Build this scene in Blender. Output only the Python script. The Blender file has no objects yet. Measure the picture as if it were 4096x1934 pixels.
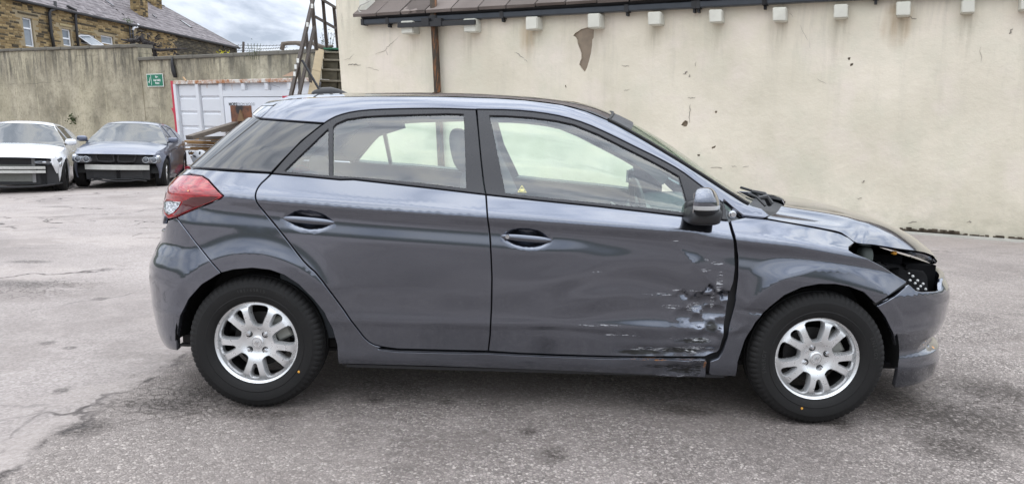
import bpy, bmesh, math, random
import numpy as np
from mathutils import Vector, Matrix, noise as mnoise
from mathutils.geometry import delaunay_2d_cdt
from mathutils.bvhtree import BVHTree

random.seed(7)
rng = np.random.default_rng(7)
scene = bpy.context.scene
COL = scene.collection

# ------------------------------------------------------------------ camera
FPX, CX, CY = 3000.0, 2048.0, 967.0              # lens in pixels of the 4096 x 1934 photograph
CAMP = np.array([1.184, -4.155, 1.2915])
YAW, PITCH, ROLL = -0.00669, 0.14333, 0.026615
def cam_axes(yaw, pitch, roll):
    cy, sy, cp, sp, cr, sr = math.cos(yaw), math.sin(yaw), math.cos(pitch), math.sin(pitch), math.cos(roll), math.sin(roll)
    fwd = np.array([sy*cp, cy*cp, -sp]); right = np.array([cy, -sy, 0.0]); up = np.cross(right, fwd)
    return right*cr + up*sr, -right*sr + up*cr, fwd
CR_, CU_, CF_ = cam_axes(YAW, PITCH, ROLL)
cam_data = bpy.data.cameras.new('camera'); cam = bpy.data.objects.new('camera', cam_data); COL.objects.link(cam)
cam_data.sensor_width = 36.0; cam_data.lens = 36.0*FPX/4096.0
cam_data.clip_start = 0.05; cam_data.clip_end = 3000.0
M = Matrix.Identity(4)
for i in range(3):
    M[i][0], M[i][1], M[i][2], M[i][3] = CR_[i], CU_[i], -CF_[i], CAMP[i]
cam.matrix_world = M
scene.camera = cam

# ------------------------------------------------------------------ world, sun, exposure
SUN_EL, SUN_ROT = math.radians(76), math.radians(250)
world = bpy.data.worlds.new('World'); scene.world = world; world.use_nodes = True
nt = world.node_tree; nt.nodes.clear()
N = lambda t: nt.nodes.new(t)
wout = N('ShaderNodeOutputWorld')
sky = N('ShaderNodeTexSky'); sky.sky_type = 'NISHITA'; sky.sun_disc = False
sky.sun_elevation = SUN_EL; sky.sun_rotation = SUN_ROT; sky.altitude = 200; sky.dust_density = 2.0
bg_sky = N('ShaderNodeBackground'); bg_sky.inputs['Strength'].default_value = 0.12
nt.links.new(sky.outputs[0], bg_sky.inputs['Color'])
geo = N('ShaderNodeTexCoord')
mp = N('ShaderNodeMapping'); mp.inputs['Scale'].default_value = (1.5, 1.5, 4.2); mp.inputs['Location'].default_value = (3.1, .4, 1.3)
mp.inputs['Rotation'].default_value = (0.12, 0.1, 0.5)
nt.links.new(geo.outputs['Generated'], mp.inputs['Vector'])
nz = N('ShaderNodeTexNoise'); nz.inputs['Scale'].default_value = 4.2; nz.inputs['Detail'].default_value = 7; nz.inputs['Roughness'].default_value = .55
nz.inputs['Distortion'].default_value = .35
nt.links.new(mp.outputs[0], nz.inputs['Vector'])
cr = N('ShaderNodeValToRGB'); cr.color_ramp.elements[0].position = .37; cr.color_ramp.elements[1].position = .60
cr.color_ramp.elements[0].color = (.42, .48, .58, 1); cr.color_ramp.elements[1].color = (.95, .98, 1.0, 1)
e = cr.color_ramp.elements.new(.47); e.color = (.68, .74, .84, 1)
nt.links.new(nz.outputs[0], cr.inputs[0])
bg_cl = N('ShaderNodeBackground'); sepw = N('ShaderNodeSeparateXYZ'); nt.links.new(geo.outputs['Generated'], sepw.inputs[0])
mrz = N('ShaderNodeMapRange'); mrz.inputs['From Min'].default_value = 0.0; mrz.inputs['From Max'].default_value = 1.0      # an overcast sky is brighter overhead
mrz.inputs['To Min'].default_value = .85; mrz.inputs['To Max'].default_value = 2.9
nt.links.new(sepw.outputs[2], mrz.inputs['Value']); nt.links.new(mrz.outputs[0], bg_cl.inputs['Strength'])
nt.links.new(cr.outputs[0], bg_cl.inputs['Color'])
nz2 = N('ShaderNodeTexNoise'); nz2.inputs['Scale'].default_value = 2.4; nz2.inputs['Detail'].default_value = 5
nt.links.new(mp.outputs[0], nz2.inputs['Vector'])
cr2 = N('ShaderNodeMapRange'); cr2.inputs['From Min'].default_value = .36; cr2.inputs['From Max'].default_value = .50
cr2.inputs['To Min'].default_value = .80; cr2.inputs['To Max'].default_value = 1.0
nt.links.new(nz2.outputs[0], cr2.inputs['Value'])
mix = N('ShaderNodeMixShader'); nt.links.new(cr2.outputs[0], mix.inputs[0])
nt.links.new(bg_sky.outputs[0], mix.inputs[1]); nt.links.new(bg_cl.outputs[0], mix.inputs[2])
nt.links.new(mix.outputs[0], wout.inputs['Surface'])

sun_d = bpy.data.lights.new('sun', 'SUN'); sun = bpy.data.objects.new('sun', sun_d); COL.objects.link(sun)
sun_d.energy = 0.7; sun_d.angle = math.radians(100); sun_d.color = (1.0, .96, .9)
sdir = Vector((math.sin(SUN_ROT)*math.cos(SUN_EL), math.cos(SUN_ROT)*math.cos(SUN_EL), math.sin(SUN_EL)))
sun.rotation_euler = (-sdir).to_track_quat('-Z', 'Y').to_euler()
scene.view_settings.view_transform = 'Standard'; scene.view_settings.look = 'None'
scene.view_settings.gamma = 1.0; scene.view_settings.use_curve_mapping = False
scene.view_settings.exposure = 0.24
scene.render.engine = 'CYCLES'
scene.cycles.max_bounces = 8; scene.cycles.diffuse_bounces = 3; scene.cycles.glossy_bounces = 4; scene.cycles.transparent_max_bounces = 24

# ------------------------------------------------------------------ geometry helpers
def ray(px, py):
    d = CF_*FPX + (px-CX)*CR_ + (CY-py)*CU_
    return d/np.linalg.norm(d)
def at_y(px, py, y):
    d = ray(px, py); return CAMP + d*((y-CAMP[1])/d[1])
def at_z(px, py, z=0.0):
    d = ray(px, py); return CAMP + d*((z-CAMP[2])/d[2])
def at_plane(px, py, o, n):
    d = ray(px, py); return CAMP + d*(np.dot(np.array(o)-CAMP, n)/np.dot(d, n))
def at_depth(px, py, dep):
    d = ray(px, py); return CAMP + d*(dep/np.dot(d, CF_))
REG = {'P': (0, 0, 1.0), 'F': (0, 0, .62866), 'R1': (580, 350, 3.04), 'R2': (560, 650, 3.04), 'R3': (560, 1000, 1.7367), 'R4': (1250, 350, 2.4325),
       'R5': (1900, 350, 2.027), 'R6': (1900, 850, 1.7373), 'R7': (2850, 700, 2.027), 'R8': (2850, 1050, 1.737),
       'A1': (0, 0, 2.432), 'A2': (0, 450, 3.04), 'A3': (600, 150, 2.7022), 'A4': (1100, 0, 2.432), 'A5': (2100, 0, 2.432),
       'A6': (3000, 0, 2.252), 'A7': (2700, 350, 1.7371)}
def PX(reg, pts):
    x0, y0, s = REG[reg]
    return [(x0+a/s, y0+b/s) for a, b in pts]

def mesh_from(name, verts, faces, smooth=False):
    me = bpy.data.meshes.new(name)
    me.from_pydata([tuple(map(float, v)) for v in verts], [], [tuple(map(int, f)) for f in faces]); me.update()
    if smooth: me.polygons.foreach_set('use_smooth', [True]*len(me.polygons))
    return me
def auto_sharp(me, deg=35):
    bm = bmesh.new(); bm.from_mesh(me)
    for ed in bm.edges:
        if len(ed.link_faces) == 2 and ed.calc_face_angle(0) > math.radians(deg): ed.smooth = False
    for fc in bm.faces: fc.smooth = True
    bm.to_mesh(me); bm.free()

class MB:
    """collects shapes that become one mesh"""
    def __init__(s): s.v = []; s.f = []; s.n = {}
    def add(s, verts, faces):
        o = len(s.v); s.v += [tuple(map(float, v)) for v in verts]; s.f += [tuple(int(i)+o for i in f) for f in faces]; return s
    def frame_box(s, o, U, V, Nn, a0, a1, b0, b1, c0, c1, bev=0.0):
        o, U, V, Nn = map(np.array, (o, U, V, Nn))
        P = lambda a, b, c: o + a*U + b*V + c*Nn
        if bev <= 0:
            vs = [P(a, b, c) for c in (c0, c1) for b in (b0, b1) for a in (a0, a1)]
            fs = [(0, 2, 3, 1), (4, 5, 7, 6), (0, 1, 5, 4), (2, 6, 7, 3), (0, 4, 6, 2), (1, 3, 7, 5)]
            return s.add(vs, fs)
        q = bev
        vs = [P(a, b, c0) for b in (b0, b1) for a in (a0, a1)]
        vs += [P(a, b, c1-q) for b in (b0, b1) for a in (a0, a1)]
        vs += [P(a, b, c1) for b in (b0+q, b1-q) for a in (a0+q, a1-q)]
        fs = [(0, 2, 3, 1), (0, 1, 5, 4), (2, 6, 7, 3), (0, 4, 6, 2), (1, 3, 7, 5), (4, 5, 9, 8), (6, 10, 11, 7), (4, 8, 10, 6), (5, 7, 11, 9), (8, 9, 11, 10)]
        return s.add(vs, fs)
    def box(s, c, h, rz=0.0):
        cz, sz = math.cos(rz), math.sin(rz)
        return s.frame_box(c, (cz, sz, 0), (-sz, cz, 0), (0, 0, 1), -h[0], h[0], -h[1], h[1], -h[2], h[2])
    def tube(s, pts, r, n=8, caps=True):
        pts = [Vector(map(float, p)) for p in pts]; rs = r if hasattr(r, '__len__') else [r]*len(pts)
        o = len(s.v); prev = None
        for i, p in enumerate(pts):
            d = (pts[min(i+1, len(pts)-1)] - pts[max(i-1, 0)])
            if d.length < 1e-9: d = Vector((0, 0, 1))
            d.normalize()
            if prev is None: a = d.orthogonal().normalized()
            else:
                a = prev - d*prev.dot(d); a = a.normalized() if a.length > 1e-6 else d.orthogonal().normalized()
            prev = a; b = d.cross(a)
            for k in range(n):
                t = 2*math.pi*k/n; s.v.append(tuple(p + (a*math.cos(t) + b*math.sin(t))*rs[i]))
        for i in range(len(pts)-1):
            for k in range(n):
                s.f.append((o+i*n+k, o+i*n+(k+1) % n, o+(i+1)*n+(k+1) % n, o+(i+1)*n+k))
        if caps:
            s.f.append(tuple(o+k for k in range(n))[::-1]); s.f.append(tuple(o+(len(pts)-1)*n+k for k in range(n)))
        return s
    def bar(s, p, q, w, h, up=(0, 0, 1)):
        p, q = Vector(map(float, p)), Vector(map(float, q)); d = (q-p); L = d.length; d.normalize()
        up = Vector(up); sd = d.cross(up)
        if sd.length < 1e-6: sd = d.orthogonal()
        sd.normalize(); u = sd.cross(d)
        return s.frame_box(p, d, sd, u, 0, L, -w/2, w/2, -h/2, h/2)
    def lathe(s, prof, n=48, axis='y', c=(0, 0, 0), mod=None):
        """prof: list of (r, h); axis y: h along -y"""
        o = len(s.v); m = len(prof)
        for k in range(n):
            t = 2*math.pi*k/n
            for j, (r, h) in enumerate(prof):
                if mod: r, h = mod(k, j, r, h)
                if axis == 'y': s.v.append((c[0]+r*math.cos(t), c[1]-h, c[2]+r*math.sin(t)))
                else: s.v.append((c[0]+r*math.cos(t), c[1]+r*math.sin(t), c[2]+h))
        for k in range(n):
            for j in range(m-1):
                a, b = o+k*m+j, o+((k+1) % n)*m+j
                s.f.append((a, a+1, b+1, b))
        return s
    def grid(s, P, flip=False):
        """P: array (a, b, 3)"""
        P = np.asarray(P); a, b = P.shape[:2]; o = len(s.v)
        s.v += [tuple(map(float, q)) for q in P.reshape(-1, 3)]
        for i in range(a-1):
            for j in range(b-1):
                q = (o+i*b+j, o+i*b+j+1, o+(i+1)*b+j+1, o+(i+1)*b+j)
                s.f.append(q[::-1] if flip else q)
        return s
    def prism(s, poly, o, U, V, Nn, c0, c1):
        o, U, V, Nn = map(np.array, (o, U, V, Nn)); n = len(poly)
        vs = [o+a*U+b*V+c0*Nn for a, b in poly] + [o+a*U+b*V+c1*Nn for a, b in poly]
        fs = [tuple(range(n))[::-1], tuple(range(n, 2*n))] + [(i, (i+1) % n, n+(i+1) % n, n+i) for i in range(n)]
        return s.add(vs, fs)
    def mesh(s, name, smooth=False, sharp=None):
        me = mesh_from(name, s.v, s.f, smooth)
        if sharp: auto_sharp(me, sharp)
        if s.n:
            nn = [(0.0, 0.0, 0.0)]*len(s.v)
            for i, q in s.n.items(): nn[i] = tuple(map(float, q))
            me.normals_split_custom_set_from_vertices(nn)
        return me

def link(name, data, mat=None, parent=None, world=True):
    o = bpy.data.objects.new(name, data); COL.objects.link(o)
    if mat is not None and data is not None and len(data.materials) == 0: data.materials.append(mat)
    if parent is not None:
        o.parent = parent
        if world and parent.type == 'EMPTY' and parent.parent is None:
            o.matrix_parent_inverse = Matrix.Translation(parent.location).inverted()
    return o
def part(name, mb, mat, parent, smooth=False, sharp=None, world=True):
    return link(name, mb.mesh(name, smooth, sharp) if isinstance(mb, MB) else mb, mat, parent, world)
def empty(name, loc=(0, 0, 0), rz=0.0, parent=None):
    o = bpy.data.objects.new(name, None); COL.objects.link(o); o.location = tuple(map(float, loc)); o.rotation_euler.z = rz
    o.empty_display_size = .1; o.parent = parent
    return o
def tag(o, label, cat, group=None):
    o['label'] = label; o['category'] = cat
    if group: o['group'] = group
    return o
def structure(o): o['kind'] = 'structure'; return o
def stuff(o): o['kind'] = 'stuff'; return o

# ------------------------------------------------------------------ material helpers
class NT:
    def __init__(s, name):
        s.m = bpy.data.materials.new(name); s.m.use_nodes = True; s.t = s.m.node_tree; s.t.nodes.clear()
        s.out = s.t.nodes.new('ShaderNodeOutputMaterial'); s._pos = None; s._nc = {}
    def n(s, typ, **kw):
        nd = s.t.nodes.new(typ)
        for k, v in kw.items(): setattr(nd, k, v)
        return nd
    def l(s, a, b): s.t.links.new(a, b)
    def set(s, sock, v):
        if isinstance(v, bpy.types.NodeSocket): s.l(v, sock)
        elif v is not None:
            if sock.type == 'RGBA' and len(v) == 3: v = (*v, 1)
            sock.default_value = v
    def pos(s):
        if s._pos is None: s._pos = s.n('ShaderNodeNewGeometry').outputs['Position']
        return s._pos
    def obj(s): return s.n('ShaderNodeTexCoord').outputs['Object']
    def map(s, v, scale=(1, 1, 1), loc=(0, 0, 0), rot=(0, 0, 0)):
        nd = s.n('ShaderNodeMapping'); s.l(v, nd.inputs[0]); nd.inputs['Scale'].default_value = scale
        nd.inputs['Location'].default_value = loc; nd.inputs['Rotation'].default_value = rot; return nd.outputs[0]
    def noise(s, scale, detail=4, rough=.55, v=None, dist=0.0):
        key = (scale, detail, rough, dist)
        if v is None and key in s._nc: return s._nc[key]
        nd = s.n('ShaderNodeTexNoise'); s.l(v if v is not None else s.pos(), nd.inputs['Vector'])
        if v is None: s._nc[key] = nd.outputs[0]
        nd.inputs['Scale'].default_value = scale; nd.inputs['Detail'].default_value = detail; nd.inputs['Roughness'].default_value = rough
        nd.inputs['Distortion'].default_value = dist; return nd.outputs[0]
    def voro(s, scale, feature='F1', v=None, rnd=1.0, out=None):
        nd = s.n('ShaderNodeTexVoronoi', feature=feature); s.l(v if v is not None else s.pos(), nd.inputs['Vector'])
        nd.inputs['Scale'].default_value = scale; nd.inputs['Randomness'].default_value = rnd
        return nd.outputs[out] if out else nd.outputs[0]
    def rng(s, v, a, b, c=0.0, d=1.0, smooth=False):
        nd = s.n('ShaderNodeMapRange'); nd.clamp = True
        if smooth: nd.interpolation_type = 'SMOOTHSTEP'
        s.set(nd.inputs['Value'], v)
        for k, q in zip(('From Min', 'From Max', 'To Min', 'To Max'), (a, b, c, d)): s.set(nd.inputs[k], q)
        return nd.outputs[0]
    def math(s, op, a, b=None, c=None, clamp=False):
        nd = s.n('ShaderNodeMath', operation=op); nd.use_clamp = clamp; s.set(nd.inputs[0], a)
        if b is not None: s.set(nd.inputs[1], b)
        if c is not None: s.set(nd.inputs[2], c)
        return nd.outputs[0]
    def mix(s, f, a, b, mode='MIX'):
        nd = s.n('ShaderNodeMix', data_type='RGBA', blend_type=mode); s.set(nd.inputs[0], f); s.set(nd.inputs[6], a); s.set(nd.inputs[7], b)
        return nd.outputs[2]
    def ramp(s, v, stops):
        nd = s.n('ShaderNodeValToRGB'); el = nd.color_ramp.elements
        while len(el) < len(stops): el.new(.5)
        for e_, (p, c) in zip(el, stops): e_.position = p; e_.color = (*c, 1) if len(c) == 3 else c
        s.set(nd.inputs[0], v); return nd.outputs[0]
    def blob(s, c, r, nz=.5, nscale=8.0, v=None, soft=(.75, 1.0)):
        """mask 1 inside an uneven ellipsoid at world point c"""
        vv = v if v is not None else s.pos()
        sub = s.n('ShaderNodeVectorMath', operation='SUBTRACT'); s.l(vv, sub.inputs[0]); sub.inputs[1].default_value = tuple(map(float, c))
        mul = s.n('ShaderNodeVectorMath', operation='MULTIPLY'); s.l(sub.outputs[0], mul.inputs[0]); mul.inputs[1].default_value = tuple(1.0/float(q) for q in r)
        ln = s.n('ShaderNodeVectorMath', operation='LENGTH'); s.l(mul.outputs[0], ln.inputs[0])
        d = s.math('ADD', ln.outputs['Value'], s.math('MULTIPLY', s.math('SUBTRACT', s.noise(nscale, 5, .6), .5), nz*2))
        return s.rng(d, soft[0], soft[1], 1.0, 0.0)
    def maxm(s, ms):
        r = ms[0]
        for q in ms[1:]: r = s.math('MAXIMUM', r, q)
        return r
    def bump(s, h, strength=.3, dist=.01, nrm=None):
        nd = s.n('ShaderNodeBump'); nd.inputs['Strength'].default_value = strength; nd.inputs['Distance'].default_value = dist
        s.set(nd.inputs['Height'], h)
        if nrm is not None: s.l(nrm, nd.inputs['Normal'])
        return nd.outputs[0]
    def bsdf(s, base, rough=.5, metal=0.0, nrm=None, coat=0.0, coat_r=.03, spec=None, ior=None, emit=None, emit_s=0.0, coat_n=None):
        b = s.n('ShaderNodeBsdfPrincipled'); s.set(b.inputs['Base Color'], base); s.set(b.inputs['Roughness'], rough); s.set(b.inputs['Metallic'], metal)
        s.set(b.inputs['Coat Weight'], coat); s.set(b.inputs['Coat Roughness'], coat_r)
        if spec is not None: s.set(b.inputs['Specular IOR Level'], spec)
        if ior is not None: s.set(b.inputs['IOR'], ior)
        if nrm is not None: s.l(nrm, b.inputs['Normal'])
        if coat_n is not None: s.l(coat_n, b.inputs['Coat Normal'])
        if emit is not None: s.set(b.inputs['Emission Color'], emit); b.inputs['Emission Strength'].default_value = emit_s
        s.l(b.outputs[0], s.out.inputs['Surface']); return s.m

def plain(name, col, rough=.5, metal=0.0, coat=0.0, var=.12, scale=12.0, bump=0.0):
    """simple material with a little uneven colour so nothing is dead flat"""
    t = NT(name); nzv = t.noise(scale, 5, .6)
    c = t.mix(nzv, tuple(q*(1-var) for q in col), tuple(min(1, q*(1+var)) for q in col))
    nr = t.bump(t.noise(scale*6, 3), bump, .004) if bump else None
    r = t.rng(t.noise(scale*2, 3), .3, .7, max(0, rough*.85), min(1, rough*1.15))
    return t.bsdf(c, r, metal, nr, coat)
def glass(name, tint, ior=1.9, rough=0.0, dust=.02):
    t = NT(name); tr = t.n('ShaderNodeBsdfTransparent'); t.set(tr.inputs[0], tint)
    gl = t.n('ShaderNodeBsdfGlossy'); gl.inputs['Roughness'].default_value = rough; t.set(gl.inputs['Color'], (1, 1, 1))
    gm = t.n('ShaderNodeNewGeometry')
    # panes are single sheets: use the front-side value from both sides
    mx = t.n('ShaderNodeMixShader')
    dt = t.n('ShaderNodeVectorMath', operation='DOT_PRODUCT'); t.l(gm.outputs['Incoming'], dt.inputs[0]); t.l(gm.outputs['Normal'], dt.inputs[1])
    c = t.math('ABSOLUTE', dt.outputs['Value']); om = t.math('SUBTRACT', 1.0, c, clamp=True)
    f0 = ((ior-1)/(ior+1))**2
    f = t.math('ADD', f0, t.math('MULTIPLY', t.math('POWER', om, 5.0), 1-f0), clamp=True)
    t.l(f, mx.inputs[0]); t.l(tr.outputs[0], mx.inputs[1]); t.l(gl.outputs[0], mx.inputs[2])
    df = t.n('ShaderNodeBsdfDiffuse'); t.set(df.inputs[0], (.6, .6, .58))
    m2 = t.n('ShaderNodeMixShader'); t.l(t.math('MULTIPLY', t.rng(t.noise(30, 6, .7), .3, .8), dust), m2.inputs[0])
    t.l(mx.outputs[0], m2.inputs[1]); t.l(df.outputs[0], m2.inputs[2]); t.l(m2.outputs[0], t.out.inputs['Surface'])
    return t.m
class Spl:
    """monotone cubic through points, constant slope outside"""
    def __init__(s, pts):
        s.x = np.array([p[0] for p in pts], float); s.y = np.array([p[1] for p in pts], float)
        h = np.diff(s.x); d = np.diff(s.y)/h; m = np.zeros(len(s.x)); m[0] = d[0]; m[-1] = d[-1]
        for i in range(1, len(m)-1):
            m[i] = 0 if d[i-1]*d[i] <= 0 else (h[i-1]+h[i])*3/((2*h[i]+h[i-1])/d[i-1] + (h[i]+2*h[i-1])/d[i])
        s.m = m
    def __call__(s, x):
        x = np.asarray(x, float); i = np.clip(np.searchsorted(s.x, x)-1, 0, len(s.x)-2); h = s.x[i+1]-s.x[i]; t = np.clip((x-s.x[i])/h, 0, 1)
        return (2*t**3-3*t**2+1)*s.y[i] + (t**3-2*t**2+t)*h*s.m[i] + (-2*t**3+3*t**2)*s.y[i+1] + (t**3-t**2)*h*s.m[i+1]
def pchip_rows(Z, Wk, z):
    """row-wise monotone cubic: Z, Wk (n, k), z (n,)"""
    h = np.diff(Z, axis=1); d = np.diff(Wk, axis=1)/h; m = np.zeros_like(Z); m[:, 0] = d[:, 0]; m[:, -1] = d[:, -1]
    a, b = d[:, :-1], d[:, 1:]; w1 = 2*h[:, 1:]+h[:, :-1]; w2 = h[:, 1:]+2*h[:, :-1]
    with np.errstate(divide='ignore', invalid='ignore'):
        mm = np.where(a*b > 0, (w1+w2)/(w1/np.where(a == 0, 1, a)+w2/np.where(b == 0, 1, b)), 0)
    m[:, 1:-1] = mm
    i = np.clip((z[:, None] > Z).sum(1)-1, 0, Z.shape[1]-2); r = np.arange(len(z))
    H = Z[r, i+1]-Z[r, i]; t = np.clip((z-Z[r, i])/H, 0, 1)
    return (2*t**3-3*t**2+1)*Wk[r, i]+(t**3-2*t**2+t)*H*m[r, i]+(-2*t**3+3*t**2)*Wk[r, i+1]+(t**3-t**2)*H*m[r, i+1]

def resample(loop, step):
    out = []
    n = len(loop)
    for i in range(n):
        a, b = np.array(loop[i]), np.array(loop[(i+1) % n]); L = np.linalg.norm(b-a)
        if L < 1e-6: continue
        k = max(1, int(round(L/step)))
        for j in range(k): out.append(a+(b-a)*j/k)
    return np.array(out)
def area2(p): return .5*np.sum(p[:, 0]*np.roll(p[:, 1], -1)-np.roll(p[:, 0], -1)*p[:, 1])
def offset(p, d):
    """move a counter-clockwise loop inwards by d"""
    e1 = p-np.roll(p, 1, 0); e2 = np.roll(p, -1, 0)-p
    e1 /= np.maximum(np.linalg.norm(e1, axis=1), 1e-9)[:, None]; e2 /= np.maximum(np.linalg.norm(e2, axis=1), 1e-9)[:, None]
    n1 = np.stack([-e1[:, 1], e1[:, 0]], 1); n2 = np.stack([-e2[:, 1], e2[:, 0]], 1); nn = n1+n2
    l = np.linalg.norm(nn, axis=1); nn /= np.maximum(l, 1e-6)[:, None]; c = np.clip(np.sum(nn*n1, 1), .45, 1)
    return p+nn*(d/c)[:, None]
def inside(pts, loop):
    x, y = pts[:, 0], pts[:, 1]; r = np.zeros(len(pts), bool); n = len(loop)
    for i in range(n):
        x1, y1 = loop[i]; x2, y2 = loop[(i+1) % n]
        if y1 == y2: continue
        c = ((y1 > y) != (y2 > y)) & (x < (x2-x1)*(y-y1)/(y2-y1)+x1); r ^= c
    return r
def smooth_loop(pts, it=1):
    """round an open polyline by corner cutting, ends kept"""
    p = [np.array(q, float) for q in pts]
    for _ in range(it):
        o = [p[0]]
        for a, b in zip(p[:-1], p[1:]): o += [a*.75+b*.25, a*.25+b*.75]
        p = o+[p[-1]]
    return [tuple(q) for q in p]
def cdt_sheet(outer, holes, step, xf=1.0, feats=None):
    """triangles of a loop with holes; returns points, triangles, loop index lists"""
    pts = list(map(tuple, outer)); loops = [list(range(len(outer)))]
    for h in holes: loops.append(list(range(len(pts), len(pts)+len(h)))); pts += list(map(tuple, h))
    B = np.array(pts); lo, hi = B.min(0), B.max(0)
    gx = np.arange(lo[0], hi[0], step*xf); gy = np.arange(lo[1], hi[1], step)
    g = np.stack(np.meshgrid(gx, gy, indexing='ij'), -1); g[::2, :, 1] += step*.5; g = g.reshape(-1, 2)
    ok = inside(g, outer)
    for h in holes: ok &= ~inside(g, h)
    g = g[ok]
    if len(g):
        keep = np.ones(len(g), bool)
        for k in range(0, len(g), 2000):
            d = np.min(np.sum((g[k:k+2000, None]-B[None])**2, 2), 1); keep[k:k+2000] = d > (step*.55)**2
        g = g[keep]
        if feats is not None:
            lo2, hi2 = B.min(0), B.max(0); ft = feats[(feats > lo2).all(1) & (feats < hi2).all(1)]
            if len(ft):
                ok = inside(ft, outer)
                for h in holes: ok &= ~inside(ft, h)
                ft = ft[ok]
            if len(ft):
                ft = ft[np.array([np.min(np.sum((B-q)**2, 1)) > (step*.35)**2 for q in ft])]
            if len(ft):
                kp = np.ones(len(g), bool)
                for k in range(0, len(g), 1000): kp[k:k+1000] = np.min(np.sum((g[k:k+1000, None]-ft[None])**2, 2), 1) > (step*.5)**2
                g = np.concatenate([g[kp], ft])
        pts += list(map(tuple, g))
    edges = [(l[i], l[(i+1) % len(l)]) for l in loops for i in range(len(l))]
    v, e_, f_, ov, oe, of = delaunay_2d_cdt([Vector((float(q[0]), float(q[1]))) for q in pts], edges, [], 0, 1e-7)
    V = np.array([tuple(q) for q in v]); Fc = np.array([f for f in f_ if len(f) == 3]); cen = V[Fc].mean(1)
    ok = inside(cen, outer)
    for h in holes: ok &= ~inside(cen, h)
    mp_ = {}
    for i, o in enumerate(ov):
        for q in o: mp_[q] = i
    return V, Fc[ok], [[mp_[i] for i in l] for l in loops]

def mirror(mb):
    o = MB(); o.v = [(x, -y, z) for x, y, z in mb.v]; o.f = [f[::-1] for f in mb.f]; o.n = {i: (q[0], -q[1], q[2]) for i, q in mb.n.items()}; return o
def both(mb):
    o = MB(); o.add(mb.v, mb.f); o.n = dict(mb.n); m = mirror(mb); k = len(o.v); o.add(m.v, m.f); o.n.update({i+k: q for i, q in m.n.items()}); return o

def rounded(cx, cy, cz, hx, hy, hz, n=2.6, lean=0.0, m=20):
    out = []
    for i in range(m+1):
        a = -math.pi/2+math.pi*i/m; row = []
        for j in range(2*m+1):
            b = -math.pi+2*math.pi*j/(2*m); f = lambda q: math.copysign(abs(q)**(2/n), q)
            x, y, z = hx*f(math.cos(a))*f(math.cos(b)), hy*f(math.cos(a))*f(math.sin(b)), hz*f(math.sin(a)); row.append((cx+x-lean*z, cy+y, cz+z))
        out.append(row)
    return np.array(out)
BLACK = plain('satin_black_trim', (.02, .02, .022), .42, var=.2)
PILLAR = plain('black_pillar_film', (.018, .018, .022), .28, var=.15)
RUBBER = plain('black_rubber', (.010, .010, .010), .65, var=.25)
DARKPL = plain('dark_plastic', (.03, .03, .032), .6, var=.25, scale=20)
INT = plain('interior_trim', (.045, .052, .06), .7, var=.15)
SEATM = plain('seat_fabric', (.09, .10, .11), .9, var=.25, scale=30, bump=.2)
LINING = plain('roof_lining', (.16, .17, .17), .95, var=.08)
GLASS = glass('window_glass', (.88, .98, .92), 2.05, dust=.006)
WSGLASS = glass('windscreen_glass', (.80, .95, .84), 1.5, dust=.006)
DARKG = (lambda t: t.bsdf((.012, .013, .015), .02, 0, None, 0.0, 0.0, ior=1.8))(NT('dark_tinted_glass'))
CHROME = plain('bright_metal', (.62, .63, .65), .22, 1.0, var=.08)
ALLOY = plain('silver_alloy', (.74, .745, .75), .30, .65, .5, var=.07, scale=25)

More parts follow.
